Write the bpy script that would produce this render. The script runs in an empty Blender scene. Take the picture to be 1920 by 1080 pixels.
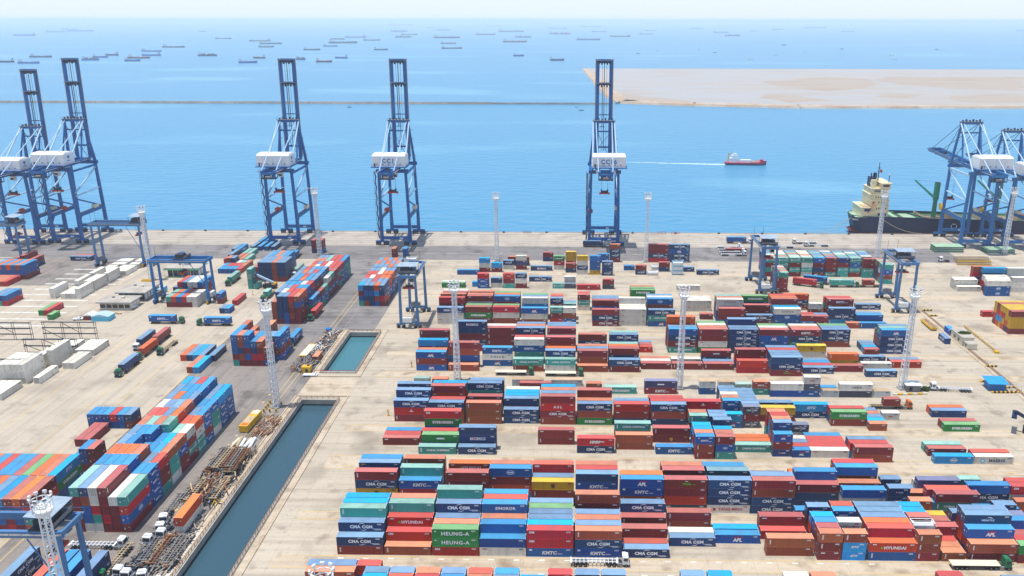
import bpy, bmesh, math, random
import numpy as np
from mathutils import Vector, Matrix
from mathutils.bvhtree import BVHTree
random.seed(7)
SC = bpy.context.scene
COL = SC.collection
R = math.radians

# ---------------------------------------------------------------- camera, world, sun, exposure
CF, CX, CY, TILT, ROLL, YAW, CAMH = 1546.0, 1047.0, 540.0, .31416, .0015, .0162, 134.4
_cy, _sy = math.cos(YAW), math.sin(YAW)
FW = Vector((-_sy*math.cos(TILT), _cy*math.cos(TILT), -math.sin(TILT)))
_R0 = Vector((_cy, _sy, 0)); _U0 = _R0.cross(FW)
RT = math.cos(ROLL)*_R0 + math.sin(ROLL)*_U0
UP = -math.sin(ROLL)*_R0 + math.cos(ROLL)*_U0
CAMP = Vector((0, 0, CAMH))
cam = bpy.data.objects.new('camera', bpy.data.cameras.new('camera')); COL.objects.link(cam)
cam.matrix_world = Matrix(((RT.x, UP.x, -FW.x, 0), (RT.y, UP.y, -FW.y, 0), (RT.z, UP.z, -FW.z, CAMH), (0, 0, 0, 1)))
cam.data.sensor_width = 36; cam.data.lens = CF/1920*36
cam.data.shift_x = -(CX-960)/1920; cam.data.shift_y = (CY-540)/1920
cam.data.clip_start = 1; cam.data.clip_end = 150000
SC.camera = cam
SC.render.resolution_x, SC.render.resolution_y = 1024, 576

W = bpy.data.worlds.new("World"); SC.world = W; W.use_nodes = True
SUNV = Vector((-.15, -.035, 1)).normalized()
SUN_E = 3.9; SKY_S = .15
_n = W.node_tree.nodes; _bg = _n['Background']
_sky = _n.new('ShaderNodeTexSky'); _sky.sky_type = 'NISHITA'; _sky.sun_disc = False
_sky.sun_elevation = math.asin(SUNV.z); _sky.sun_rotation = math.atan2(SUNV.x, SUNV.y)
_sky.altitude = 0; _sky.air_density = 1.0; _sky.dust_density = .6; _sky.ozone_density = 1.5
_tc = _n.new('ShaderNodeTexCoord'); _sp = _n.new('ShaderNodeSeparateXYZ'); W.node_tree.links.new(_tc.outputs['Generated'], _sp.inputs[0])
_mr = _n.new('ShaderNodeMapRange'); _mr.interpolation_type = 'SMOOTHSTEP'; _mr.inputs[1].default_value = 0; _mr.inputs[2].default_value = .35; _mr.inputs[3].default_value = .95; _mr.inputs[4].default_value = 0
W.node_tree.links.new(_sp.outputs[2], _mr.inputs[0])
_mx = _n.new('ShaderNodeMix'); _mx.data_type = 'RGBA'; _mx.inputs[7].default_value = (4.75, 5.35, 6.35, 1)   # milky air low over the sea
W.node_tree.links.new(_mr.outputs[0], _mx.inputs[0]); W.node_tree.links.new(_sky.outputs[0], _mx.inputs[6]); W.node_tree.links.new(_mx.outputs[2], _bg.inputs[0]); _bg.inputs[1].default_value = SKY_S
sun = bpy.data.objects.new('sun', bpy.data.lights.new('sun', 'SUN')); COL.objects.link(sun)
sun.data.energy = SUN_E; sun.data.angle = R(.5); sun.data.color = (1, .965, .9)
sun.rotation_euler = (-SUNV).to_track_quat('-Z', 'Y').to_euler(); sun.location = (0, 0, 600)
SC.view_settings.view_transform = 'Standard'; SC.view_settings.look = 'None'
SC.view_settings.exposure = .27; SC.view_settings.gamma = 1
SC.cycles.max_bounces = 6; SC.cycles.diffuse_bounces = 3; SC.cycles.glossy_bounces = 3; SC.cycles.volume_bounces = 1
SC.cycles.use_denoising = True

# ---------------------------------------------------------------- pixel <-> world
def at(px, py, z=0.0):
    d = FW + RT*((px-CX)/CF) - UP*((py-CY)/CF)
    s = (z-CAMH)/d.z
    return CAMP + d*s
def proj(v):
    d = Vector(v)-CAMP; z = d.dot(FW)
    return CX+CF*d.dot(RT)/z, CY-CF*d.dot(UP)/z
def xat(px, Y, z=0.0):
    a = proj((0, Y, z))[0]; x = 0.0
    for _ in range(4):
        q = proj((x, Y, z))[0]; g = proj((x+1, Y, z))[0]-q
        x += (px-q)/g
    return x

# ---------------------------------------------------------------- materials
def pmat(name, col, rough=.6, metal=0.0, var=0.0, scale=1.0, col2=None, emit=None, spec=.3, detail=3, lo=.4, hi=.7, vs=None, jit=0, rust=0):
    m = bpy.data.materials.new(name); m.use_nodes = True
    n = m.node_tree.nodes; l = m.node_tree.links; b = n['Principled BSDF']
    b.inputs['Roughness'].default_value = rough; b.inputs['Metallic'].default_value = metal
    b.inputs['Specular IOR Level'].default_value = spec
    b.inputs['Base Color'].default_value = (*col, 1)
    if var > 0:
        tc = n.new('ShaderNodeTexCoord'); oi = n.new('ShaderNodeObjectInfo')
        ad = n.new('ShaderNodeVectorMath'); ad.operation = 'MULTIPLY_ADD'
        l.new(oi.outputs['Random'], ad.inputs[0]); ad.inputs[1].default_value = (91, 57, 33); l.new(tc.outputs['Object'], ad.inputs[2])
        nz = n.new('ShaderNodeTexNoise'); nz.inputs['Scale'].default_value = scale; nz.inputs['Detail'].default_value = detail
        src = ad.outputs[0]
        if vs:
            mp = n.new('ShaderNodeMapping'); mp.inputs['Scale'].default_value = vs; l.new(src, mp.inputs[0]); src = mp.outputs[0]
        l.new(src, nz.inputs['Vector'])
        mr = n.new('ShaderNodeMapRange'); mr.inputs[1].default_value = lo; mr.inputs[2].default_value = hi; mr.inputs[4].default_value = var
        l.new(nz.outputs['Fac'], mr.inputs[0])
        mx = n.new('ShaderNodeMix'); mx.data_type = 'RGBA'
        mx.inputs[6].default_value = (*col, 1); c2 = col2 or tuple(c*.45 for c in col); mx.inputs[7].default_value = (*c2, 1)
        l.new(mr.outputs[0], mx.inputs[0]); out = mx.outputs[2]
        if rust:
            rz_ = n.new('ShaderNodeTexNoise'); rz_.inputs['Scale'].default_value = 1.3; rz_.inputs['Detail'].default_value = 6; rz_.inputs['Roughness'].default_value = .65
            rm = n.new('ShaderNodeMapping'); rm.inputs['Scale'].default_value = (1, 1, .45); rm.inputs['Location'].default_value = (7, 3, 5); l.new(ad.outputs[0], rm.inputs[0]); l.new(rm.outputs[0], rz_.inputs['Vector'])
            r3 = n.new('ShaderNodeMapRange'); r3.inputs[1].default_value = .58; r3.inputs[2].default_value = .74; r3.inputs[4].default_value = rust; l.new(rz_.outputs['Fac'], r3.inputs[0])
            m3 = n.new('ShaderNodeMix'); m3.data_type = 'RGBA'; l.new(r3.outputs[0], m3.inputs[0]); l.new(out, m3.inputs[6]); m3.inputs[7].default_value = (.17, .085, .045, 1); out = m3.outputs[2]
        if jit:
            hs = n.new('ShaderNodeHueSaturation'); l.new(out, hs.inputs['Color']); out = hs.outputs[0]
            for src_, sock, c_, w_ in ((oi.outputs['Random'], 'Value', 1.0, jit), (oi.outputs['Random'], 'Hue', .5, jit*.05)):
                fr = n.new('ShaderNodeMath'); fr.operation = 'MULTIPLY'; l.new(src_, fr.inputs[0]); fr.inputs[1].default_value = 7.31 if sock == 'Hue' else 3.17
                f2 = n.new('ShaderNodeMath'); f2.operation = 'FRACT'; l.new(fr.outputs[0], f2.inputs[0])
                m2 = n.new('ShaderNodeMapRange'); m2.inputs[3].default_value = c_-w_; m2.inputs[4].default_value = c_+w_; l.new(f2.outputs[0], m2.inputs[0]); l.new(m2.outputs[0], hs.inputs[sock])
        l.new(out, b.inputs['Base Color'])
    return m
M = {}
def mat(k): return M[k]
M['blue_steel'] = pmat('crane_blue', (.004, .105, .33), .5, 0, .5, .12, (.008, .16, .42))
M['pale_blue_steel'] = pmat('gantry_blue', (.075, .195, .385), .5, 0, .5, .2, (.04, .12, .27))
M['bright_blue_steel'] = pmat('bright_blue', (.006, .17, .46), .5, 0, .4, .2)
M['dark_steel'] = pmat('dark_steel', (.018, .03, .055), .6, 0, .4, .5)
M['stay_white'] = pmat('stay_paint', (.40, .55, .68), .5)
M['canopy_sheet'] = pmat('canopy_sheet', (.33, .42, .50), .5, 0, .6, .5, (.22, .25, .28))
M['worn_grey'] = pmat('worn_grey', (.27, .245, .215), .7, 0, .6, .7, (.13, .10, .085))
M['mid_blue_steel'] = pmat('mid_blue', (.022, .16, .40), .5, 0, .5, .2, (.012, .11, .31))
M['jib_green'] = pmat('jib_green', (.03, .40, .27), .5, 0, .3, .3)
M['concrete_wall'] = pmat('canal_concrete', (.42, .375, .31), .85, 0, .7, .3, (.24, .21, .18))
M['white'] = pmat('white_paint', (.78, .79, .78), .5, 0, .25, .3, (.55, .53, .48))
M['off_white'] = pmat('cream_paint', (.72, .66, .50), .5, 0, .3, .3, (.5, .42, .28))
M['red'] = pmat('red_paint', (.50, .035, .02), .5, 0, .4, .5)
M['orange'] = pmat('orange_paint', (.62, .15, .03), .5, 0, .3, .5)
M['yellow'] = pmat('yellow_paint', (.72, .42, .02), .5, 0, .4, .4)
M['green'] = pmat('green_paint', (.02, .18, .08), .5, 0, .4, .4)
M['deck_green'] = pmat('deck_green', (.32, .50, .33), .7, 0, .5, .2, (.25, .3, .2))
M['ship_green'] = pmat('ship_green', (.01, .22, .13), .5, 0, .3, .3)
M['rubber'] = pmat('rubber', (.012, .012, .014), .8)
M['glass'] = pmat('dark_glass', (.015, .025, .04), .1, 0, spec=.6)
M['tan'] = pmat('tan_steel', (.52, .40, .24), .7, 0, .6, .6, (.28, .18, .1))
M['rust'] = pmat('rust', (.19, .075, .035), .8, 0, .7, .9, (.38, .2, .1))
M['grey_steel'] = pmat('grey_steel', (.22, .22, .23), .6, 0, .5, .7, (.1, .085, .075))
M['navy_hull'] = pmat('navy_hull', (.004, .019, .065), .45, 0, .5, .1, (.008, .03, .085))
M['hull_red'] = pmat('hull_red', (.20, .025, .03), .6, 0, .4, .2)
M['concrete_grey'] = pmat('concrete_grey', (.33, .33, .33), .85, 0, .6, .25, (.2, .2, .2))
M['text_white'] = pmat('white_lettering', (.82, .83, .84), .6)
M['text_navy'] = pmat('navy_lettering', (.02, .05, .13), .6)
M['text_red'] = pmat('red_lettering', (.55, .02, .03), .6)
M['text_black'] = pmat('black_lettering', (.02, .018, .015), .6)
M['text_green'] = pmat('green_lettering', (.10, .45, .02), .6)
M['text_cyan'] = pmat('cyan_lettering', (.10, .50, .70), .6)
M['text_blue'] = pmat('blue_lettering', (.02, .16, .42), .6)
M['ship_deck'] = pmat('ship_deck', (.10, .16, .13), .8, 0, .6, .2, (.2, .18, .13))
M['hold_tan'] = pmat('hold_tan', (.30, .235, .15), .8, 0, .6, .3, (.16, .12, .08))
M['ship_pink'] = pmat('red_hull', (.55, .06, .10), .5, 0, .3, .3)
M['shed_blue'] = pmat('shed_roof_blue', (.03, .30, .66), .5, 0, .3, .5)
M['roofing'] = pmat('flat_roofing', (.44, .40, .34), .9, 0, .7, .2, (.26, .23, .2))
M['foliage'] = pmat('foliage', (.05, .11, .02), .8, 0, .8, 2.0, (.02, .05, .01))

# ---------------------------------------------------------------- mesh helper
class MB:
    """collects boxes, bars and faces of several materials into one mesh"""
    def __init__(s): s.v = []; s.f = []; s.mi = []; s.mats = []
    def m(s, k):
        if k not in s.mats: s.mats.append(k)
        return s.mats.index(k)
    def add(s, vs, fs, k):
        o = len(s.v); i = s.m(k); s.v += [tuple(v) for v in vs]
        s.f += [tuple(o+a for a in f) for f in fs]; s.mi += [i]*len(fs)
    def hexa(s, p, k):      # 8 points: bottom 4 ccw, top 4
        s.add(p, [(3, 2, 1, 0), (4, 5, 6, 7), (0, 1, 5, 4), (1, 2, 6, 5), (2, 3, 7, 6), (3, 0, 4, 7)], k)
    def box(s, c, d, k, rz=0):
        x, y, z = c; a, b, h = d[0]/2, d[1]/2, d[2]
        pts = [(-a, -b), (a, -b), (a, b), (-a, b)]
        if rz: cs, sn = math.cos(rz), math.sin(rz); pts = [(p*cs-q*sn, p*sn+q*cs) for p, q in pts]
        s.hexa([(x+p, y+q, z) for p, q in pts]+[(x+p, y+q, z+h) for p, q in pts], k)
    def bar(s, a, b, w, k, h=None):     # square bar a->b
        a, b = Vector(a), Vector(b); d = (b-a); 
        if d.length < 1e-6: return
        d.normalize(); u = Vector((0, 0, 1)) if abs(d.z) < .95 else Vector((1, 0, 0))
        r = d.cross(u).normalized(); t = r.cross(d); h = h or w
        o = [(-w/2, -h/2), (w/2, -h/2), (w/2, h/2), (-w/2, h/2)]
        s.hexa([a+r*p+t*q for p, q in o]+[b+r*p+t*q for p, q in o], k)
    def taper(s, a, b, wa, wb, k, ha=None, hb=None):
        a, b = Vector(a), Vector(b); d = (b-a).normalized(); u = Vector((0, 1, 0)) if abs(d.z) > .7 else Vector((0, 0, 1))
        r = d.cross(u).normalized(); t = r.cross(d); ha = ha or wa; hb = hb or wb
        o = [(-.5, -.5), (.5, -.5), (.5, .5), (-.5, .5)]
        s.hexa([a+r*p*wa+t*q*ha for p, q in o]+[b+r*p*wb+t*q*hb for p, q in o], k)
    def tube(s, a, b, r0, k, r1=None, n=8, cap=True):
        a, b = Vector(a), Vector(b); d = (b-a).normalized(); u = Vector((0, 0, 1)) if abs(d.z) < .95 else Vector((1, 0, 0))
        x = d.cross(u).normalized(); y = x.cross(d); r1 = r0 if r1 is None else r1
        vs = []
        for c, r in ((a, r0), (b, r1)):
            for i in range(n):
                t = 2*math.pi*i/n; vs.append(c+x*r*math.cos(t)+y*r*math.sin(t))
        fs = [(i, (i+1) % n, n+(i+1) % n, n+i) for i in range(n)]
        if cap: fs += [tuple(range(n-1, -1, -1)), tuple(range(n, 2*n))]
        s.add(vs, fs, k)
    def prism(s, pts, z0, z1, k):      # ccw polygon
        n = len(pts); vs = [(p[0], p[1], z0) for p in pts]+[(p[0], p[1], z1) for p in pts]
        s.add(vs, [tuple(range(n-1, -1, -1)), tuple(range(n, 2*n))]+[(i, (i+1) % n, n+(i+1) % n, n+i) for i in range(n)], k)
    def mesh(s, name):
        me = bpy.data.meshes.new(name); me.from_pydata(s.v, [], s.f)
        for k in s.mats: me.materials.append(M[k])
        me.polygons.foreach_set('material_index', s.mi); me.update(); return me
    def build(s, name, parent=None, loc=(0, 0, 0), rz=0):
        return obj(name, s.mesh(name), parent, loc, rz)
def obj(name, me, parent=None, loc=(0, 0, 0), rz=0):
    o = bpy.data.objects.new(name, me); COL.objects.link(o); o.location = loc; o.rotation_euler = (0, 0, rz)
    if parent: o.parent = parent
    return o
def tag(o, label=None, cat=None, group=None, kind=None):
    if label: o['label'] = label
    if cat: o['category'] = cat
    if group: o['group'] = group
    if kind: o['kind'] = kind
    return o
def empty(name, loc=(0, 0, 0), rz=0): return obj(name, None, None, loc, rz)
def copy_tree(o, parent=None):
    c = o.copy(); COL.objects.link(c); c.parent = parent
    for ch in list(o.children): copy_tree(ch, c)
    return c
def text_mesh(txt, size, k, bold=.02, shear=0, space=1.0, sx=1.0):
    cu = bpy.data.curves.new('t', 'FONT'); cu.body = txt; cu.size = size; cu.align_x = 'CENTER'; cu.align_y = 'CENTER'
    cu.offset = bold*size; cu.shear = shear; cu.space_character = space; cu.resolution_u = 2; cu.fill_mode = 'FRONT'
    o = bpy.data.objects.new('t', cu); COL.objects.link(o)
    dg = bpy.context.evaluated_depsgraph_get(); me = bpy.data.meshes.new_from_object(o.evaluated_get(dg))
    bpy.data.objects.remove(o); bpy.data.curves.remove(cu)
    v = [(a.co.x*sx, a.co.y) for a in me.vertices]; f = [tuple(p.vertices) for p in me.polygons]
    bpy.data.meshes.remove(me); return v, f
# ---------------------------------------------------------------- ground, water
def stain_mat(name, base, dark, light, sc=.02, joint=None, rough=.9, streak=(1, 1, 1), lo=.42, hi=.66, amt=.8):
    m = bpy.data.materials.new(name); m.use_nodes = True
    n = m.node_tree.nodes; l = m.node_tree.links; b = n['Principled BSDF']; b.inputs['Roughness'].default_value = rough
    b.inputs['Specular IOR Level'].default_value = .2
    tc = n.new('ShaderNodeTexCoord'); mp = n.new('ShaderNodeMapping'); mp.inputs['Scale'].default_value = streak
    l.new(tc.outputs['Object'], mp.inputs[0])
    def noise(scale, det, src=mp):
        z = n.new('ShaderNodeTexNoise'); z.inputs['Scale'].default_value = scale; z.inputs['Detail'].default_value = det; l.new(src.outputs[0], z.inputs['Vector']); return z
    def mix(fac, a, c):
        x = n.new('ShaderNodeMix'); x.data_type = 'RGBA'; l.new(fac, x.inputs[0])
        for s, v in ((6, a), (7, c)):
            if isinstance(v, tuple): x.inputs[s].default_value = (*v, 1)
            else: l.new(v, x.inputs[s])
        return x.outputs[2]
    def rng(z, a, c, d=1.0):
        r = n.new('ShaderNodeMapRange'); r.inputs[1].default_value = a; r.inputs[2].default_value = c; r.inputs[4].default_value = d; l.new(z.outputs['Fac'], r.inputs[0]); return r.outputs[0]
    c = mix(rng(noise(sc, 5), lo, hi, amt), base, light)
    c = mix(rng(noise(sc*2.7, 6), .52, .72, amt), c, dark)
    st = n.new('ShaderNodeMapping'); st.inputs['Scale'].default_value = (.012, .35, 1) if joint != 'y' else (.35, .012, 1); l.new(tc.outputs['Object'], st.inputs[0])
    c = mix(rng(noise(1.0, 5, st), .50, .78, .62), c, dark)
    st3 = n.new('ShaderNodeMapping'); st3.inputs['Scale'].default_value = (.006, .9, 1) if joint != 'y' else (.9, .006, 1); l.new(tc.outputs['Object'], st3.inputs[0])
    c = mix(rng(noise(1.0, 3, st3), .52, .74, .42), c, dark)
    st2 = n.new('ShaderNodeMapping'); st2.inputs['Scale'].default_value = (1, 1, 1); l.new(tc.outputs['Object'], st2.inputs[0])
    c = mix(rng(noise(.9, 3, st2), .56, .75, .4), c, dark)
    c = mix(rng(noise(.16, 5, st2), .57, .71, .75), c, dark)
    c = mix(rng(noise(.07, 4, st2), .60, .72, .6), c, light)
    if joint:
        bk = n.new('ShaderNodeTexBrick'); bk.offset = 0; bk.inputs['Scale'].default_value = 1; bk.inputs['Mortar Size'].default_value = .04
        bk.inputs['Brick Width'].default_value = 6.0; bk.inputs['Row Height'].default_value = 6.0
        l.new(tc.outputs['Object'], bk.inputs['Vector'])
        r = n.new('ShaderNodeMath'); r.operation = 'MULTIPLY'; l.new(bk.outputs['Fac'], r.inputs[0]); r.inputs[1].default_value = .55
        c = mix(r.outputs[0], c, dark)
    l.new(c, b.inputs['Base Color']); return m
M['concrete'] = stain_mat('yard_concrete', (.45, .385, .295), (.235, .195, .15), (.51, .44, .34), .02, joint='x')
M['concrete_left'] = stain_mat('yard_concrete_left', (.455, .39, .30), (.28, .235, .185), (.50, .43, .335), .02, joint='y')
M['quay_concrete'] = stain_mat('quay_concrete', (.43, .375, .305), (.27, .23, .19), (.49, .43, .355), .03, joint='x')
M['asphalt'] = stain_mat('grey_paving', (.205, .19, .185), (.085, .08, .075), (.26, .24, .225), .03)
M['asphalt_left'] = stain_mat('grey_paving_left', (.245, .215, .19), (.10, .09, .085), (.30, .26, .225), .03, joint='y')
M['runway'] = stain_mat('runway_concrete', (.50, .41, .30), (.25, .185, .125), (.55, .465, .35), .05, joint='x')
M['line_yellow'] = pmat('yellow_line', (.66, .43, .08), .8, 0, .9, .5, (.45, .37, .25))
M['line_white'] = pmat('white_line', (.68, .66, .6), .8, 0, .8, .5, (.45, .4, .33))
M['sand'] = stain_mat('reclaimed_sand', (.385, .36, .325), (.37, .285, .205), (.36, .385, .41), .010, streak=(.22, 1, 1), lo=.40, hi=.60)
M['wet_sand'] = stain_mat('dry_sand_flat', (.39, .315, .235), (.33, .235, .16), (.38, .35, .31), .012, streak=(.22, 1, 1), lo=.40, hi=.62)
M['sandbar'] = stain_mat('sand_bank', (.46, .33, .22), (.33, .22, .14), (.56, .49, .39), .02)
M['rock'] = pmat('rock', (.24, .21, .18), .9, 0, .8, .05, (.40, .34, .27))

def water_mat(name, col, rough, bump, sc, col2=None):
    m = bpy.data.materials.new(name); m.use_nodes = True
    n = m.node_tree.nodes; l = m.node_tree.links; b = n['Principled BSDF']
    b.inputs['Roughness'].default_value = rough; b.inputs['IOR'].default_value = 1.33
    tc = n.new('ShaderNodeTexCoord')
    big = n.new('ShaderNodeTexNoise'); big.inputs['Scale'].default_value = .004; big.inputs['Detail'].default_value = 4
    mp = n.new('ShaderNodeMapping'); mp.inputs['Scale'].default_value = (.4, 1, 1); l.new(tc.outputs['Object'], mp.inputs[0]); l.new(mp.outputs[0], big.inputs['Vector'])
    mx = n.new('ShaderNodeMix'); mx.data_type = 'RGBA'; mx.inputs[6].default_value = (*col, 1); mx.inputs[7].default_value = (*(col2 or col), 1)
    mr = n.new('ShaderNodeMapRange'); mr.inputs[1].default_value = .55; mr.inputs[2].default_value = .65; l.new(big.outputs['Fac'], mr.inputs[0]); l.new(mr.outputs[0], mx.inputs[0])
    l.new(mx.outputs[2], b.inputs['Base Color'])
    nz = n.new('ShaderNodeTexNoise'); nz.inputs['Scale'].default_value = sc; nz.inputs['Detail'].default_value = 3
    mp2 = n.new('ShaderNodeMapping'); mp2.inputs['Scale'].default_value = (.6, 1.3, 1); l.new(tc.outputs['Object'], mp2.inputs[0]); l.new(mp2.outputs[0], nz.inputs['Vector'])
    bp = n.new('ShaderNodeBump'); bp.inputs['Strength'].default_value = bump; bp.inputs['Distance'].default_value = 1.6 if bump > .5 else .5; l.new(nz.outputs['Fac'], bp.inputs['Height'])
    l.new(bp.outputs[0], b.inputs['Normal']); return m
M['sea'] = water_mat('sea_water', (.055, .25, .415), .30, 1.0, .11, (.115, .335, .475))
M['canal'] = water_mat('canal_water', (.035, .085, .115), .08, .14, .6, (.05, .115, .135))
M['basin'] = water_mat('basin_water', (.05, .17, .20), .08, .10, .6, (.065, .195, .22))

def sheet(name, x0, x1, y0, y1, z, k, n=1):
    b = MB(); b.add([(x0, y0, z), (x1, y0, z), (x1, y1, z), (x0, y1, z)], [(0, 1, 2, 3)], k)
    return tag(b.build(name), kind='structure')
def quad(b, pts, z, k): b.add([(p[0], p[1], z) for p in pts], [(0, 1, 2, 3)], k)

QY = 533.0            # quay edge
WZ = -2.6             # water level
# sea: one big sheet to the horizon
b = MB(); b.add([(-45000, QY-8, WZ), (45000, QY-8, WZ), (45000, 60000, WZ), (-45000, 60000, WZ)], [(0, 1, 2, 3)], 'sea'); tag(b.build('sea'), kind='structure')
# land with two cut-outs for the canal and the basin
CX0, CX1 = -99.6, -86.4        # canal inner faces
xs = [-2500, CX0, CX1, 2500]; ys = [-400, 60, 276.5, 302.5, 346.0, QY]
b = MB()
for i in range(3):
    for j in range(5):
        if i == 1 and j in (1, 3): continue
        b.add([(xs[i], ys[j], 0), (xs[i+1], ys[j], 0), (xs[i+1], ys[j+1], 0), (xs[i], ys[j+1], 0)], [(0, 1, 2, 3)], 'concrete_left' if i == 0 else 'concrete')
tag(b.build('ground'), kind='structure')
# canal walls
b = MB()
for y0, y1 in ((60, 276.5), (302.5, 346.0)):
    t = .9
    b.box(((CX0-t/2), (y0+y1)/2, -6), (t, y1-y0, 6.35), 'concrete_wall'); b.box(((CX1+t/2), (y0+y1)/2, -6), (t, y1-y0, 6.35), 'concrete_wall')
    for yy in (y0-t/2, y1+t/2): b.box(((CX0+CX1)/2, yy, -6), (CX1-CX0+2*t, t, 6.35), 'concrete_wall')
for y0, y1 in ((60, 276.5), (302.5, 346.0)):
    b.box((CX0+.02, (y0+y1)/2, -2.2), (.04, y1-y0, .75), 'dark_steel'); b.box((CX1-.02, (y0+y1)/2, -2.2), (.04, y1-y0, .75), 'dark_steel'); b.box(((CX0+CX1)/2, y1-.02, -2.2), (CX1-CX0-.1, .04, .75), 'dark_steel')
tag(b.build('canal_wall'), 'grey concrete retaining wall lining the canal and basin', 'wall')
sheet('canal_water', CX0, CX1, 60, 276.5, -2.0, 'canal'); sheet('basin_water', CX0, CX1, 302.5, 346, -2.0, 'basin')
# quay front wall with fenders
b = MB(); b.box((0, QY+.4, -9), (5000, .8, 9.25), 'concrete_grey')
tag(b.build('quay_wall'), 'long concrete quay wall edging the sea', 'wall')
sheet('quay_apron', -2500, 2500, 497, QY-.01, .008, 'quay_concrete')
b = MB()
for y in (498.6, 504, 509.5, 515, 520.5, 527.3): b.box((0, y, .010), (2400, .35, .03), 'grey_steel')
tag(b.build('crane_track'), kind='structure')
sheet('quay_road', -2500, 230, 466, 496.9, .010, 'asphalt')
sheet('left_road', -152, -101.2, 20, 340, .006, 'asphalt_left')
sheet('inner_road', -146, -104, 340.05, 465.9, .007, 'asphalt')
sheet('stack_road', -103.9, -89.5, 349, 465.9, .009, 'asphalt')
sheet('far_left_road', -330, -245, 412, 465.9, .006, 'asphalt_left')
# runways between the right blocks (lighter strips)
for nm, y0, y1 in (('a', 179.2, 183.6), ('b', 200.6, 204.2), ('c', 228.5, 236.0), ('d', 253.6, 257.6), ('e', 299.0, 303.4), ('f', 321.0, 324.4), ('g', 346.0, 351.5), ('h', 373.6, 377.0), ('i', 398.5, 404.0), ('j', 436, 442)):
    sheet('runway', -78, 205, y0, y1, .006, 'runway')
# yellow / white markings
b = MB()
for x in (-108.4, -110.6): b.box((x, 250, .014), (.22, 330, .004), 'line_yellow')
for x in (-148.4, -152.5, -166.5, -196, -176.5): b.box((x, 230, .014), (.25, 240, .004), 'line_yellow')
for y in (179.0, 183.9, 204.3, 200.3, 228.2, 236.3, 253.3, 257.9, 298.7, 303.7, 324.7, 320.7, 345.8, 351.8, 377.3, 373.4, 398, 404.3): b.box((63, y, .014), (280, .22, .004), 'line_yellow')
for y in (184, 177.3):
    for i in range(22): b.box((-60+i*6.6, y-1.0 if y > 180 else y, .014), (1.5, .5, .004), 'line_white')
for i in range(34): b.box((-113.4, 70+i*6.4, .014), (.9, .9, .004), 'line_yellow')
for i in range(30): b.box((-240+i*14, 480, .014), (6, .3, .004), 'line_white')
for x, y, dx, dy in ((-107.5, 213, 3.2, 10), (-107.5, 330, 3, 14), (-103.4, 180, 3.4, 30)): b.box((x, y, .018), (dx, dy, .004), 'line_white')
for i in range(9): b.box((-70+i*26, 229.8, .014), (3.2, .5, .004), 'line_yellow')
for i in range(11):
    b.box((-262-0*i, 352+i*9, .014), (38-.0*i, 1.3, .004), 'line_white')
for i in range(6): b.box((170+i*3, 385+i*14, .014), (30, .3, .004), 'line_yellow')
tag(b.build('road_marking'), kind='structure')
# reclaimed island, spit and breakwater
b = MB(); P = []
def isl(px, py): p = at(px, py, 0); return (p.x, p.y)
near = [isl(1155, 192), isl(1195, 185), isl(1210, 190), isl(1300, 194), isl(1500, 199), isl(1700, 200), isl(1921, 200)]
pts = near+[(near[-1][0]+900, near[-1][1]), (near[-1][0]+1800, 2480), isl(1094, 128.7)]
b.prism(pts, -6, .6, 'sand'); 
tag(b.build('island'), kind='structure')
def flat(pts, seed, z):
    q = random.Random(seed); out = []
    for i in range(len(pts)):
        a, c = Vector((*isl(*pts[i]), 0)), Vector((*isl(*pts[(i+1) % len(pts)]), 0)); m = max(2, int((c-a).length/22)); nn = Vector((-(c-a).y, (c-a).x, 0)).normalized()
        for j in range(m): out.append(a.lerp(c, j/m)+nn*(q.uniform(-1, 1)*min(16, (c-a).length*.05)))
    b = MB(); b.add([(p.x, p.y, z) for p in out], [tuple(range(len(out)))], 'wet_sand'); tag(b.build('sand_flat'), kind='structure')
flat([(1925, 145), (1925, 171), (1800, 168), (1700, 160), (1640, 152), (1660, 145)], 1, .63)
flat([(1925, 176), (1925, 193), (1830, 193), (1790, 190), (1780, 181), (1850, 177)], 2, .635)
flat([(1550, 145), (1640, 150), (1640, 162), (1560, 172), (1480, 166), (1430, 154)], 3, .64)
flat([(1440, 175), (1500, 181), (1560, 189), (1480, 193), (1430, 184)], 4, .645)
flat([(1160, 176), (1200, 181), (1260, 186), (1300, 192), (1200, 191), (1160, 187)], 5, .65)
flat([(1660, 175), (1740, 178), (1700, 184), (1640, 182)], 6, .655)
b = MB()
ln = [isl(1094, 128.7), isl(1110, 147), isl(1128, 168), isl(1148, 187), isl(1164, 191), isl(1215, 193), isl(1300, 196), isl(1500, 200), isl(1921, 200.3)]
ws = [20, 26, 30, 34, 40, 40, 34, 30, 28]
for i in range(len(ln)-1):
    a, c = Vector((*ln[i], .0)), Vector((*ln[i+1], .0)); d = (c-a).normalized(); nn = Vector((-d.y, d.x, 0))
    wa, wc = ws[i], ws[i+1]
    b.hexa([a-nn*6+Vector((0,0,-5)), c-nn*6+Vector((0,0,-5)), c+nn*wc+Vector((0,0,-5)), a+nn*wa+Vector((0,0,-5)), a-nn*2+Vector((0,0,.95)), c-nn*2+Vector((0,0,.95)), c+nn*(wc-6)+Vector((0,0,.95)), a+nn*(wa-6)+Vector((0,0,.95))], 'sandbar')
tag(b.build('sand_bank'), kind='structure')
rng = random.Random(3)
b = MB()
x = -1600
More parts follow.
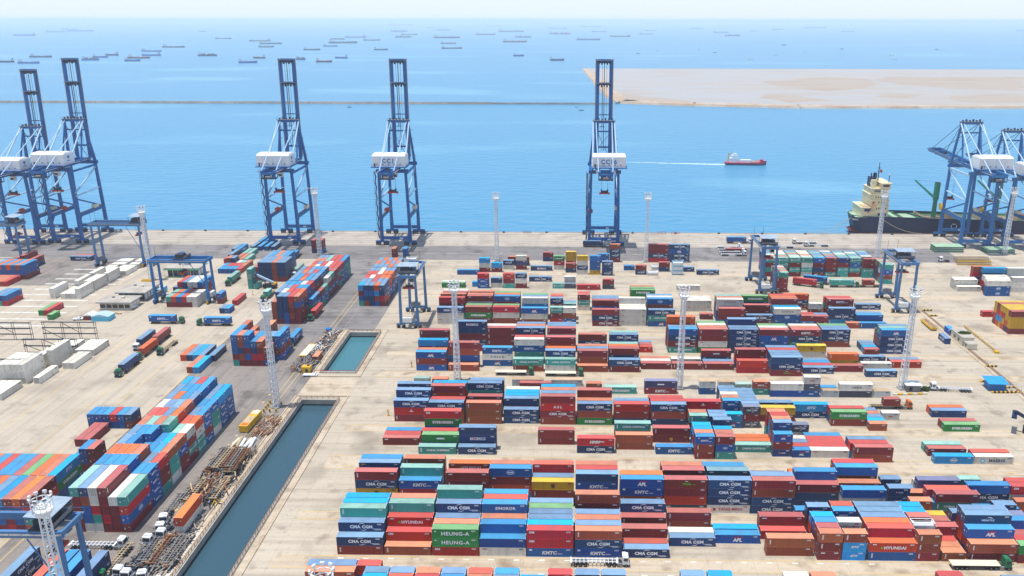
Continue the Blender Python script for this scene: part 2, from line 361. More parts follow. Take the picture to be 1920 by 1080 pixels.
while x < 320:
    if x > -145 and x < 68: w, h = 1.6, .5
    elif x >= 68: break
    else: w, h = 3.6, 1.3
    L = rng.uniform(7, 13); y = 1436+rng.uniform(-1, 1)
    b.hexa([(x, y-w, -4), (x+L, y-w, -4), (x+L, y+w, -4), (x, y+w, -4), (x, y-w*.4, h*rng.uniform(.6, 1)), (x+L, y-w*.4, h*rng.uniform(.6, 1)), (x+L, y+w*.4, h*rng.uniform(.6, 1)), (x, y+w*.4, h*rng.uniform(.6, 1))], 'rock'); x += L*.96
tag(b.build('breakwater'), 'long low rock breakwater crossing the bay', 'breakwater')
# ---------------------------------------------------------------- containers
# colours: wall paint, roof paint (bleached and dusty, with overhead sun glare painted in), name used in labels
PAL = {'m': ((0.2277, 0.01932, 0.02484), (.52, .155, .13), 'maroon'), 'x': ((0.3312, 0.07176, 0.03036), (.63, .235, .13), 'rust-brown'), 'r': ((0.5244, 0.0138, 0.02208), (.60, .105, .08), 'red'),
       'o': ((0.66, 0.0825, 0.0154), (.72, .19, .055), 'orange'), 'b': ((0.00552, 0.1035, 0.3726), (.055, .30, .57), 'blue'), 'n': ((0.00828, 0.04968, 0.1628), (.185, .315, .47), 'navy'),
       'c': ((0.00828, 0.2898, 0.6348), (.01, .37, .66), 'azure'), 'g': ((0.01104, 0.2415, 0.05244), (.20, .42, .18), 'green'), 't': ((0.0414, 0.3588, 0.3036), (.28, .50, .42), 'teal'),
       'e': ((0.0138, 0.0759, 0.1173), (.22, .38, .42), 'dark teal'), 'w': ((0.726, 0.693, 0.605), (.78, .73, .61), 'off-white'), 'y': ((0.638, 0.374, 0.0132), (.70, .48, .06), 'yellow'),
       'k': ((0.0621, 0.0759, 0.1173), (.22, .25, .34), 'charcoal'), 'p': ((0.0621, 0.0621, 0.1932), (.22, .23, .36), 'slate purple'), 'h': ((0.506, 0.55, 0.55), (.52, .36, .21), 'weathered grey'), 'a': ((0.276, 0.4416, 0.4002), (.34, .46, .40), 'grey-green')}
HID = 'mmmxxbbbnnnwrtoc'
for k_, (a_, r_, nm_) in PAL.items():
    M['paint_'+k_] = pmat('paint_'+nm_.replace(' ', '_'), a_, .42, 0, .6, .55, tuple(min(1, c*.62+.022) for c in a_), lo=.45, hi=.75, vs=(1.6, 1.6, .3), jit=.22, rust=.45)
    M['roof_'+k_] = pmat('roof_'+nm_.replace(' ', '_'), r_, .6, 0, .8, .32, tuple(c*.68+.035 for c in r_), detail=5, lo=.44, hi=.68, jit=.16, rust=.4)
CH = 2.7; CWD = 2.44
LEN = {4: 12.19, 2: 6.04}
def body_mb(L, k, rich):
    b = MB(); P = 'paint_'+k; h = CH; w = CWD; a = L/2; c = w/2
    # corner posts and rails
    for sx in (-1, 1):
        for sy in (-1, 1): b.box((sx*(a-.09), sy*(c-.08), 0), (.18, .16, h-.02), P)
    for sy in (-1, 1):
        b.box((0, sy*(c-.04), 0), (L-.36, .08, .18), P); b.box((0, sy*(c-.04), h-.14), (L-.36, .08, .1), P)
    b.box((a-.05, 0, 0), (.1, w-.32, .2), P); b.box((a-.05, 0, h-.16), (.1, w-.32, .12), P); b.box((-a+.05, 0, h-.16), (.1, w-.32, .12), P); b.box((-a+.05, 0, 0), (.1, w-.32, .2), P)
    b.add([(-a+.1, -c+.1, .15), (a-.1, -c+.1, .15), (a-.1, c-.1, .15), (-a+.1, c-.1, .15)], [(3, 2, 1, 0)], P)
    b.add([(-a+.07, -c+.16, .2), (-a+.07, c-.16, .2), (-a+.07, c-.16, h-.16), (-a+.07, -c+.16, h-.16)], [(3, 2, 1, 0)], P)
    # corrugated side and end panels
    def panel(p0, p1, n, inward):
        p0, p1 = Vector(p0), Vector(p1); d = (p1-p0)/n; vs = []; fs = []
        for i in range(n):
            for t, dep in ((0, .02), (.35, .02), (.5, .075), (.85, .075)):
                q = p0+d*(i+t)+inward*dep; vs += [(q.x, q.y, .18), (q.x, q.y, h-.14)]
        q = p1+inward*.02; vs += [(q.x, q.y, .18), (q.x, q.y, h-.14)]
        for i in range(len(vs)//2-1): fs.append((2*i, 2*i+2, 2*i+3, 2*i+1))
        b.add(vs, fs, P)
    n = (int(L/.44) if rich else 6)
    panel((-a+.18, -c, 0), (a-.18, -c, 0), n, Vector((0, 1, 0))); panel((a-.18, c, 0), (-a+.18, c, 0), n, Vector((0, -1, 0)))
    panel((a, -c+.16, 0), (a, c-.16, 0), 5 if rich else 2, Vector((-1, 0, 0)))
    return b
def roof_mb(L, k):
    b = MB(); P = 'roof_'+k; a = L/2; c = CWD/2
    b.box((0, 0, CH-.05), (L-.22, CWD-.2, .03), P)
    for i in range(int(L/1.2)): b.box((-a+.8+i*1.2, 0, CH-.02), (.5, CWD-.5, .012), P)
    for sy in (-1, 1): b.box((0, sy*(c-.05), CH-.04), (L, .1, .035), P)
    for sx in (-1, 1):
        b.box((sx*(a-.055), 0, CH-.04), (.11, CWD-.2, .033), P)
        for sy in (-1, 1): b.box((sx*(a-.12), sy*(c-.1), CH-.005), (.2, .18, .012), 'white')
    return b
def door_mb(L, k):
    b = MB(); P = 'paint_'+k; a = L/2
    for sy in (-1, 1):
        b.box((-a+.045, sy*.53, .2), (.05, 1.02, CH-.36), P)
        for q in (.25, .75): b.bar((-a-.005, sy*(q), .12), (-a-.005, sy*q, CH-.1), .045, 'grey_steel')
    b.box((-a+.015, .55, .9), (.012, .34, .5), 'roof_w'); b.box((-a+.015, -.7, 1.5), (.012, .3, .25), 'roof_w')
    return b
_cm = {}
def cmesh(kind, sz, k, rich=True):
    key = (kind, sz, k, rich)
    if key not in _cm:
        L = LEN[sz]; mb = {'b': lambda: body_mb(L, k, rich), 'r': lambda: roof_mb(L, k), 'd': lambda: door_mb(L, k)}[kind]()
        _cm[key] = mb.mesh({'b': 'container', 'r': 'roof', 'd': 'door'}[kind])
    return _cm[key]
# ---- lettering painted on the long side (local -Y face), x runs left to right
def T(b, txt, size, k, x=0, z=1.32, bold=.03, shear=0, space=1.05, sx=1.0):
    v, f = text_mesh(txt, size, k, bold, shear, space, sx)
    b.add([(x+p, -CWD/2-.012, z+q) for p, q in v], f, k)
def RC(b, x, z, w, h, k, y=0): b.add([(x-w/2, -CWD/2-.010-y, z-h/2), (x+w/2, -CWD/2-.010-y, z-h/2), (x+w/2, -CWD/2-.010-y, z+h/2), (x-w/2, -CWD/2-.010-y, z+h/2)], [(0, 1, 2, 3)], k)
def arc(b, x, z, r, a0, a1, th, k):
    n = 8; vs = []
    for i in range(n+1):
        t = a0+(a1-a0)*i/n; w = th*math.sin(math.pi*(i+.4)/(n+.8))
        vs += [(x+r*1.5*math.cos(t), -CWD/2-.012, z+r*math.sin(t)), (x+(r+w)*1.5*math.cos(t), -CWD/2-.012, z+(r+w)*math.sin(t))]
    b.add(vs, [(2*i, 2*i+2, 2*i+3, 2*i+1) for i in range(n)], k)
def marks(b, L, k='text_white', left=False):
    a = L/2
    for i in range(2): RC(b, a-1.3, 2.28-i*.22, 1.1, .12, k)
    RC(b, a-.55, .55, .16, .22, 'yellow')
    if left:
        for i in range(5): RC(b, -a+.85, 2.1-i*.28, .34, .2, k)
def logo(code, sz, k):
    L = LEN[sz]; s = 1.0 if sz == 4 else .62; b = MB(); dark = k in 'wyh'; w = 'text_white'
    if code == 'C':
        T(b, 'CMA CGM', 1.22*s, w, 0, 1.35, .05, 0, 1.08); arc(b, .3*s, 1.35, 1.0*s, R(60), R(130), .16, w); arc(b, .3*s, 1.35, .95*s, R(250), R(320), .16, w); marks(b, L)
        if sz == 4: RC(b, 4.1, .75, 2.2, .14, w); RC(b, 4.4, .5, 1.7, .12, w)
    elif code == 'B': RC(b, 0, 1.35, 5.0*s, .95*s, w); T(b, 'CMA', .95*s, 'text_red', -1.15*s, 1.35, .035); T(b, 'CGM', .95*s, 'text_navy', 1.2*s, 1.35, .035); b.v = [(x, y-(.004 if i > 3 else 0), z) for i, (x, y, z) in enumerate(b.v)]; marks(b, L)
    elif code == 'K': T(b, 'KMTC', 1.35*s, w, -.2, 1.2, .05, .15); RC(b, 2.6*s, .95, 1.3*s, .16, w); RC(b, -L/2+1.0, 2.1, .75*s, .5*s, w); marks(b, L)
    elif code == 'A': T(b, 'APL', 1.45*s, w, 0, 1.05, .05, .1, .95); RC(b, .15, 1.95, 2.3*s, .26, 'text_red'); marks(b, L)
    elif code == 'H': T(b, 'HYUNDAI', 1.2*s, w, .5*s, 1.2, .04, 0, 1.1); RC(b, -2.9*s, 1.2, .6*s, .6*s, 'text_green'); RC(b, -L/2+1.2, 2.2, 1.0, .25, w); marks(b, L)
    elif code == 'E': T(b, 'EVERGREEN', 1.2*s, w, 0, 1.25, .05, 0, 1.1); marks(b, L)
    elif code == 'S': T(b, 'CHINA SHIPPING', .95*s, w, .3, 1.4, .04, 0, 1.05); RC(b, -L/2+.9, 1.5, .35, 1.3, w); marks(b, L)
    elif code == 'O': T(b, 'COSCO', 1.1*s, 'text_navy' if k in 'wa' else w, 0, 1.3, .035, 0, 1.7); marks(b, L, 'text_navy')
    elif code == 'T': T(b, 'SITC', 1.35*s, w, 0, 1.35, .045, .3, 1.15); marks(b, L)
    elif code == 'G': T(b, 'HEUNG-A', 1.5*s, w, 0, 1.3, .03, 0, 1.15); RC(b, -L/2+.9, 2.0, .5, .3, w); marks(b, L)
    elif code == 'N': T(b, 'SINOKOR', 1.15*s, w, .2, 1.35, .035, 0, 1.1); marks(b, L)
    elif code == 'M': q = 'text_black' if k == 'y' else 'yellow'; T(b, 'm', 1.3*s, q, 0, 1.6, .06, 0, 1, 1.0); T(b, 'sc', .9*s, q, 0, .95, .06); marks(b, L, q)
    elif code == 'm': T(b, 'HMM', 1.35*s, w, -.4, 1.3, .06, .25); RC(b, 2.0, 1.5, 1.4, .35, w); marks(b, L)
    elif code == 'L': T(b, 'A S L', 1.25*s, w, 0, 1.3, .05); RC(b, -L/2+.9, 2.1, .4, .4, w); marks(b, L)
    elif code == 'Y': T(b, 'YANG MING', 1.2*s, 'text_red', .6*s, 1.3, .03); RC(b, -4.0*s, 1.3, .8*s, .8*s, 'text_red'); marks(b, L, 'text_red')
    elif code == 'R': T(b, 'MAERSK', 1.35*s, 'text_navy', 1.0*s, 1.25, .035, 0, 1.1); RC(b, -3.6*s, 1.25, 1.3*s, 1.3*s, 'text_cyan'); RC(b, -3.6*s, 1.25, .6*s, .6*s, w, .004); marks(b, L, 'text_navy')
    elif code == '9':
        n = 16; 
        for rx, rz, q, y in ((1.15, .72, w, 0), (1.0, .58, 'text_blue', .003)):
            b.add([(rx*s*math.cos(2*math.pi*i/n), -CWD/2-.012-y, 1.35+rz*s*math.sin(2*math.pi*i/n)) for i in range(n)], [tuple(range(n))], q)
        RC(b, 0, 1.35, 1.5*s, .34*s, w, .008); marks(b, L)
    elif code == 'D': T(b, 'ON', .85, w, -L/2+1.3, 2.0, .06); marks(b, L)
    elif code == 'U': T(b, 'TEXAR', .75*s, 'text_green', .2, 1.3, .06); RC(b, 2.3*s, 1.2, 1.2, .12, 'text_green'); RC(b, .2, 2.15, .8, .18, w); marks(b, L)
    elif code == 'V': marks(b, L, w, True)
    elif code == 'W': RC(b, -L/2+1.3, 2.15, 1.1, .3, w); marks(b, L)
    elif code == '3': RC(b, -L/2+1.4, 2.15, 1.3, .28, 'text_red' if k == 'w' else ('yellow' if k == 'n' else w)); marks(b, L, 'text_navy' if dark else w)
    elif code == 's': RC(b, 0, 1.65, .5*s, .5*s, w); RC(b, 0, 1.2, 1.4*s, .22, w); marks(b, L)
    elif code == 'P': T(b, 'TS LINE', .95*s, w, 0, 1.3, .03); RC(b, -.7*s, 1.3, .4, .7*s, 'text_red', .004); marks(b, L)
    elif code == 'Q': T(b, 'MERATUS', .75*s, w, 0, 1.1, .03); arc(b, .2, .95, .9, R(45), R(110), .25, w); marks(b, L)
    elif code == 'F': T(b, 'EIMSKIP', 1.0*s, 'text_navy', .3, 1.3, .01, 0, 1.1); marks(b, L, 'text_navy')
    elif code == 'Z': RC(b, 0, 1.3, 2.6*s, .5*s, 'text_red' if dark else w); marks(b, L, 'text_navy' if dark else w)
    else: marks(b, L, 'text_navy' if dark else w)
    return b
LOGOTXT = {'C': 'white swoosh lettering', 'B': 'red-navy nameplate', 'K': 'slanted white lettering', 'A': 'red-barred white lettering', 'H': 'wide white lettering', 'E': 'block white lettering', 'S': 'two-word white lettering',
           'O': 'spaced navy lettering', 'T': 'italic white lettering', 'G': 'big white lettering', 'N': 'plain white lettering', 'M': 'stacked emblem', 'm': 'bold slanted lettering', 'L': 'spaced white lettering',
           'Y': 'red lettering', 'R': 'square emblem', '9': 'white oval emblem', 'U': 'green lettering', 'D': 'small white initials', 'P': 'white-red lettering', 'Q': 'arrowed white lettering', 'F': 'faint lettering', 'V': 'upright code', 's': 'small emblem', 'Z': 'plain nameplate'}
_lm = {}
def lmesh(code, sz, k):
    key = (code, sz, k if code in 'OM39Z-' or code == '' else ('w' if k in 'wy' else 'q'))
    if key not in _lm: _lm[key] = logo(code, sz, k).mesh('lettering')
    return _lm[key]

BOX = []      # every container: dict
rg = random.Random(11)
def put(x, y, z, sz, rot, tok, loc, h=CH):
    k = tok[0]; 
    hid = k == '?'
    if hid: k = rg.choice(HID); code = rg.choice(['V', 'W', '-', 'C' if k in 'nm' else ('K' if k == 'b' else 'V')])
    else: code = tok[1] if len(tok) > 1 else '-'
    BOX.append(dict(x=x, y=y, z=z, sz=sz, rot=rot, k=k, code=code, loc=loc, h=h))
ORD = ['first', 'second', 'third', 'fourth', 'fifth', 'sixth', 'seventh', 'eighth', 'ninth', 'tenth', 'eleventh', 'twelfth', 'thirteenth', 'fourteenth', 'fifteenth', 'sixteenth', 'seventeenth', 'eighteenth', 'nineteenth', 'twentieth']
ORD += ['twenty-'+o for o in ORD[:9]]
def tierword(i, n):
    return 'unstacked' if n == 1 else ('topmost' if i == n-1 else ('lowest' if i == 0 else ORD[i]+' up'))
# right-hand yard: long sides face the camera. block -> base Y of its front row; bay -> (left px of the first stack's roof edge, size, stacks "row tokens(top..bottom)")
def block(name, y0, bays, h=CH):
    rows = []
    for px, sz, spec in bays:
        st = []
        for e in spec.split(';'):
            q = e.split(); r = q[0]; pxo = None
            if '~' in r: r, pxo = r.split('~'); pxo = float(pxo)
            st.append((float(r), pxo, q[1:]))
        Y = y0+2.6*st[0][0]; X = xat(px, Y, h*len(st[0][2]))
        rows.append((X, sz, st))
    order = sorted(range(len(rows)), key=lambda i: rows[i][0])
    for n_, i in enumerate(order):
        X, sz, st = rows[i]
        for rk, (r, pxo, tk) in enumerate(sorted(st, key=lambda s: s[0])):
            Y = y0+2.6*r; x = X if pxo is None else xat(pxo, Y, h*len(tk))
            for t, tok in enumerate(reversed(tk)):
                where = (tierword(t, len(tk)) + ', ' + ('front stack' if rk == 0 else ORD[rk]+' stack back') + ', ' + ORD[n_] + ' bay from left, ' + name)
                put(x+LEN[sz]/2, Y+CWD/2, t*h, sz, 0, tok, where, h)
# left-hand yard: long axis runs away from the camera. cols "top..bottom" per bay
def lblock(name, x0, y0, bays, pitch=2.55, h=CH):
    y = y0
    for bi, (sz, gap, cols) in enumerate(bays):
        y += gap
        for ci, c in enumerate(cols):
            if c == '.': continue
            tk = c.split()
            for t, tok in enumerate(reversed(tk)):
                where = tierword(t, len(tk)) + ', ' + ORD[ci]+' column from left, ' + ORD[bi]+' bay back, '+name
                put(x0+ci*pitch+CWD/2, y+LEN[sz]/2, t*h, sz, 1, tok, where, h)
        y += LEN[sz]+.06
# ---- the bottom-edge strip
block('bottom edge strip', 170.2, [
 (571, 4, '0 x ?;1~575 n ?'), (662, 2, '1~668 r ?'),
 (682, 2, '0 n ?;-1 c ?'), (730, 2, '0 n ?;-1 r ?'), (779, 2, '0 x ?;-1 r ?'), (827, 2, '0 n ?;-1 b ?'), (877, 2, '0 r ?;-1 x ?'), (927, 2, '0 b ?;-1 n ?'),
 (975, 2, '-1 c ?'), (1027, 2, '0 r ?'), (1078, 2, '0 n ?'), (1128, 2, '0 n ?'), (1277, 2, '0 n ?'), (1328, 2, '0 c ?'), (1471, 2, '0 w ?'), (1523, 2, '0 x ?'), (1767, 2, '0.2~1763 r ?'), (1781, 2, '-.5~1783 b ?'), (1830, 2, '-.4 n ?'), (1885, 2, '-.2 n ?')])
B1 = 'front right block'; B2 = 'second right block'
block(B1, 184.5, [
 (630, 4, '0 nC mV;1 nC ? ?;2 tV ? ? ?;3 c ? ? ?;4 c ? ? ?'),
 (720.4, 4, '0 xV;1 rD ?;2 rH ? ?;3 tV ? ? ?;4 x ? ? ?'),
 (809, 4, '0 gG gG rD;1 x ? ?;2 nC ? ?;3 nC ? ? ?;4 t ? ? ? ?;5~817 c ? ?'),
 (898.5, 4, '0 b w3;1 b ? ?;2 x ? ?;3 bN ? ? ?;4 r ? ? ?;5 bK ? ? ?'),
 (987.3, 4, '0 rD rD bK;1 c ? ?;2 n ? ?;3 n ? ?;4 g ? ?;5 n ? ?'),
 (1078.5, 4, '0 xV nC bK;1 n ? ?;2 x ? ?;3 nC ? ?;5 xV ? ? ?'),
 (1168, 4, '0 nC;1 r;2 m3 ?;4 mV ?;5 nC ? ?'),
 (1256, 4, '2 nC;3 w;5 mV xV'),
 (1341, 4, '2.6 bA;3.7 c'),
 (1439, 4, '0.6 xV x;3.4~1427 r;4.5~1424 m3 ?'),
 (1494, 2, '5.3 b n'),
 (1538, 2, '0 xV mV mW;1 m ? ?;2~1528.5 bK ? ?;3 c ? ?;5~1513 nB ? ?'),
 (1584, 2, '0 xV cT cT;2~1573 wY ? ?;4~1563 bK m ?;5~1559 r ? ?'),
 (1632, 4, '0 oH bV;1 r p ?;2 o ? ?;3 n ? ?;4 n ? ?;5 n ? ?'),
 (1723.5, 2, '0 xV xV mV;2~1711 m ?;3.04~1704 mV ? ?;4 c ? ?;5 c ? ?;6~1708 x ? ?'),
 (1768, 2, '0 xV;1 x;2 r;3~1756 m ?;4 m ?;5 y ?'),
 (1788, 2, '3.6 n m ?'),
 (1821, 4, '0 xV mV;1 bA m ?;2 nQ m ? ?;3 n ? ? ?;4.4~1838 bK ?;5.4~1837 b ?'),
 (1912, 2, '0 g m;1 r ?;2 mV ?;3 b ? ?;4 p ? ?;5 n ? ?')])
block(B2, 205.6, [
 (664, 4, '1 mV nC yM ?;3 n3 ? ? ?;4 b ? ? ?'),
 (748, 4, '1~747.5 bK ? ?;2 tV ? ? ?;4 xV rD ? ?'),
 (836, 4, '1 mW mV ? ?;3 oH ? ? ?'),
 (917.5, 4, '2 b9 ? ? ?;3 x ? ? ?'),
 (997, 4, '1 yM mV ?;2 n ? ?;3 rD ? ? ?'),
 (1079.5, 4, '1 n bK ? ?;2 r ? ? ?;3 x ? ? ?'),
 (1164, 4, '0 bA bK xV ?;1 o ? ? ?'),
 (1246, 4, '0 mU m r e3;2 m ? ? ?;3 x ? ? ?'),
 (1329, 4, '0 nC nC nC wY;2~1326 eW ? ? ?;3~1316.5 b ? ? ?'),
 (1412, 4, '0 mV xV nC nC;1 n ? ? ?;3~1396 k ? ?'),
 (1493, 4, '1 mV n ?;2 b ? ? ?'), (1480, 2, '3.5 o ? ?'),
 (1581, 4, '0 b wO ?;1.4~1572 x ? ?;3~1568 b ? ? ?;4~1563 r ? ? ?'),
 (1669, 2, '0.4 nP nP xV;2~1676 n ?;4~1652 n ?'), (1708, 2, '-.2 c ?;.8~1708 x ?'),
 (1754, 4, '-.4 mW tS xV;0.6~1736 r ? ?;1.6~1727 p ? ?'), (1716, 2, '3.4 w b'),
 (1815, 4, '1.2 b nC ?'), (1798, 2, '2.4 t ? ?'),
 (1898, 4, '1 rD w ?;2 r ? ?;-.4~1906 x o')])
C1 = 'third right block'; C2 = 'fourth right block'
block(C1, 237.8, [
 (717, 4, '2.2 mW;3.2 r;4.2 b'), (784, 4, '0 tS;1.2~791 gZ ?;2.2 r ?;3.6~795 rD gE ? ?'),
 (858.5, 4, '0 nC;1.2 nW nB ?'), (1008.5, 4, '2.7 mW mV'), (1082, 4, '0.6 rm nC'), (1154.5, 4, '1.6 x xV;4.7~1152.5 tS ?'),
 (1225, 4, '3.5 mV mM;0.5~1230 bK'), (1305, 2, '-.6 bK xV mV;.4 x ? ?;1.4 c ? ?;2.4 c ? ?;5 tV ? ?;6 x ? ?'),
 (1343.5, 2, '-.6 mV b9 tV;.4 x ? ?;1.4 c ? ?;3.9~1338 n ? ?;4.9 n ? ?;5.9 n ? ?'), (1380.5, 4, '1.2 tS;2.2 o;3.2 o'),
 (1452, 2, '0.2 bA mW nP;1.3 nP ? ? ?;2.3 x ? ? ?;3.3 r ? ? ?;4.3 x ? ? ?'), (1488, 2, '0 bA;1 r;2 n;3 w;4.4~1485 kC ?'),
 (1524, 4, '0 w3;1 r;2 r;3 r;4 b'), (1604, 4, '-1 mV x;0~1590 r ?;1~1585 n ?'),
 (1741.5, 4, '0.7 mW;1.8~1734 t'), (1753.5, 4, '-1.2 c9'), (1829, 4, '-1.2 wR;-.1~1822 r')])
block(C2, 259.2, [
 (737.5, 4, '0.5 nC rs mV;1.6~743 nC ? ? ?;3.6~745 nP ? ? ?'), (803.5, 4, '0 nC x xV;1 r ? ?;3~807 mV ? ? ?;4 c ? ? ?'),
 (873.5, 4, '0 xV x xV;2 mW ? ?;4~877 nC ? ? ?;5 n ? ? ?'), (944, 4, '0.2 nC nC;1.4 nW ? ?;2.4 c ? ?;3.4 c ? ?;4.4 w ? ?'),
 (1013, 4, '0 m rL mC xV;1 n ? ? ?;2 x ? ? ?;3 c ? ? ?'), (1082.5, 4, '0 nC x gE;1 x ? ?;2 m ? ? ?'), (1152, 4, '0 rD mW n;1 n ? ?'),
 (1221, 4, '0 nC xV nW;1 r ? ?;2~1216 r ? ?'), (1286, 4, '1 rs m ?'), (1356, 2, '1.3 bK b ?;2.3 x ? ?;3.3 w ? ?;4.3 n ? ?;5.3 n ? ?'), (1357, 2, '-.6~1360 c bA'),
 (1393.5, 2, '-.5 kC mV kC;.5 n ? ?;1.5 n ? ?;2.5 n ? ?;3.5 n ? ?;4.5 n ? ?'), (1426.5, 4, '1.4 yM m;3 nC ?'), (1489, 4, '2.5 cT nC'),
 (1562, 4, '0.3 gE xV;1.4~1557 r ?'), (1631, 2, '-1 x;0 c;1 n;2 x;3 n'), (1655, 2, '2.2 wZ'), (1771.5, 4, '-1 gE;0~1765 m'), (1748.5, 4, '3.1 n3;4.1~1743 o')])
block('damaged-box row', 284.6, [
 (776, 2, '2.6 a'), (810, 2, '2.4 x'), (974, 4, '1.2 m'), (960, 4, '2.4 h'), (1033, 4, '2.4 h'), (1099, 2, '1.2 x'), (1133, 4, '0 tE'), (1209, 4, '0 pZ mK'), (1312, 2, '0 h b'), (1348, 2, '2.2 h'), (1379, 2, '1.4 aZ'),
 (1413, 2, '0 xK tZ'), (1447, 4, '-.6 w b'), (1508, 2, '-.6 wZ kZ bZ'), (1544, 2, '-.6 h;.5 b'), (1575, 4, '-.6 wF k'), (1640, 2, '-.6 h')])
D1 = 'fifth right block'; D2 = 'sixth right block'; D3 = 'seventh right block'; D4 = 'eighth right block'
block(D1, 304.7, [
 (779, 4, '0 bA mV bA;1 x ? ?;2.4 c ? ? ?;4 mV ? ? ? ?'), (840, 4, '0 xV;1.4 mV x b ?'), (904, 4, '2 bK wO bA'), (962, 4, '0 tS xV;3 w3 bK ? ?;4 r ? ? ?'),
 (1022, 4, '0 tS w3;1 nC ? ?;2 o ? ?;4 mW ? ? ?'), (1082.5, 4, '0 xV;1 mW xV x;2 n ? ?;3 x ? ?'), (1142.5, 4, '0 nC mV;2 mV ? ?;3 o ? ?;4 t ? ?'),
 (1202, 4, '1.2 mW;2.2 w;3.2 x'), (1261, 4, '1.2 mV;3 w3'), (1320, 4, '1.2 mV;2.2 n;4 mZ ?'), (1383, 4, '0 rV r;2 mV r ?'), (1447.5, 4, '-1 n nC mU;0 n ? ?;1 n ? ?;2 r ? ?;3 n ? ?'),
 (1507, 4, '0 nC;1 r;2 b;3 n'), (1561, 4, '0.8 mW;3 oV y'), (1616, 4, '1.8 w3;4.5 nC'), (1672, 4, '2.5 rV;3.5 n'), (1625, 4, '-1.1 nC')])
block(D2, 325.5, [
 (860, 4, '0 nB n m ? ?;1 x ? ? ?'), (911, 4, '0 mV mV mV ?;1 w ? ? ?'), (968, 4, '0 nC m ? ?;1 x ? ? ?;2 n ? ? ?'), (1026, 4, '0 mV w3 ? ?;1 n ? ? ?;2 n ? ? ?'),
 (1084, 4, '0 m nC ?'), (1143, 4, '0 nC ? ?;1 t ? ?'), (1197, 2, '0 rs;1 m;2 n'), (1254, 4, '0 bA nC mC tS;1 n ? ? ?;3 o ? ? ? ?'), (1311, 4, '0 mV mV w3 g;1 x ? ? ?;2 w ? ? ?;3 g ? ? ?'),
 (1368, 4, '0 nC nC nC n;1 n ? ? ?;2 n ? ? ? ?'), (1425.5, 4, '0 m bA ? ?;1 w ? ? ?;2 g ? ? ?'), (1485, 4, '0 mK nC ? ?;1 x ? ? ?;2 w ? ? ?'), (1495, 4, '-1.6 yM w'),
 (1542, 4, '3 nC nC xV;4 n ? ?;5 g ? ?'), (1622, 2, '-.4 m;.6 c;1.6 n;2.6 n'), (1654, 4, '0.2 bA nC nC nC;1.2 t ? ? ?;2.2~1648 n ? ? ?;3.2~1644 x ? ?')])
block(D3, 357.0, [
 (819, 4, '0.5 nC w3 w3;3 rs ? ? ?;5 x ? ? ?'), (872, 4, '1 m gE ?;2 g ? ?;4 mW ? ? ?;5 x ? ? ?'), (924, 4, '1 rs w3 ?;2 g ? ?;4 b9 ? ? ?;5 o ? ? ?;6 g ? ? ?'), (977, 4, '0.5 bA w3 ?;3 w3 ? ? ?;4 n ? ? ?;5 g ? ? ?'),
 (1031, 2, '1 tS mV ?;3 nC ? ? ?;4 r ? ? ?;5 x ? ? ?'), (1056, 2, '1 w x ?;3 tV ? ?;4 n ? ?'), (1111, 4, '0 m nC mC;2 m ? ? ?;3 n ? ? ?;4 n ? ? ?'),
 (1162, 4, '0.3 w3 w3 w3;1.3 w ? ?;2.3 w ? ?;3.3 w ? ? ?'), (1216, 4, '0 nC tS bA;3 b9 ? ? ?;4 w ? ? ?;5 n ? ? ?'), (1313, 2, '3.8 m'),
 (1348, 4, '1 m m ?;3~1345 wO ? ? ?;4 x ? ? ?;5 t ? ? ?'), (1400, 4, '0.5 nC ?;3 m ? ?;5 gE ? ? ?'), (1452.5, 4, '1 wO b9 ?;2 c ? ?;3.5 m ? ? ?;4.5 o ? ? ?;5.5 r ? ? ?'),
 (1505, 2, '0.4 m ?;1.4 r ?'), (1524.5, 2, '.2~1528 m ?;1.2~1527 n ?'), (1518, 2, '4 w ? ?'), (1555, 4, '1.5 nW nC ?;3.5~1552 mK ? ? ?;4.5 r ? ? ?'), (1610, 4, '-.3 bV;1 b ?;2 n ?'), (1590, 2, '-.3 x')])
block(D4, 378.5, [
 (1083, 2, '0 mV tS w3;1 r ? ?'), (1287, 4, '0 w3 w3;1 w ?;2 w ?'), (1605, 4, '1.5 nC'), (830, 4, '1 m ? ?;2 w ? ?'), (880, 4, '1.4 x ? ?'), (1183, 4, '6.2 gE gE;7.4 g ?;8.4 x ?'), (1470, 4, '1 o ? ?;2 x ?')])
E0 = 'ninth right block'; E1 = 'quay-road row'
block(E0, 412.7, [
 (828, 4, '0 gE;1 w'), (885, 2, '.5 c'), (895, 2, '0 r bK bK'), (920, 2, '.2 n w'), (943, 2, '0 rL m tV'), (966, 2, '0 nC w m'), (992, 4, '4.5 nC'), (1036, 2, '0 tS'), (1058, 2, '0 k;1.4 w w'),
 (1082, 4, '-.8 rs'), (1130, 2, '-.2 m k'), (1269, 4, '-.8 wZ')])
block(E1, 444, [
 (857, 4, '-3 b'), (898, 2, '-1 c w m'), (921, 2, '-1 c ?'), (943, 2, '1 nC w'), (967, 2, '1 w p m'), (952, 4, '4 x ?;5 x'), (995, 4, '0.3 nB'), (1038.5, 2, '1 gE rZ w'), (1018, 2, '7.6 m n'),
 (1061, 2, '4.6 y y m;-1 m n'), (1082, 2, '-2.4 y w nC w'), (1106, 2, '-2.4 b b b yM'), (1123, 2, '6.6 b b'), (1129, 2, '-3 nC n nC'), (1144, 2, '7.2 x nC nC m'),
 (1170, 2, '1 b'), (1192, 2, '-2.2 m nC'), (1236, 2, '0.2 m n'), (1282, 2, '0.2 nZ'), (1307, 4, '-2 nC'), (1215, 4, '7.4 m m nC r'), (1254.5, 4, '7.4 nC bA nC nC')])
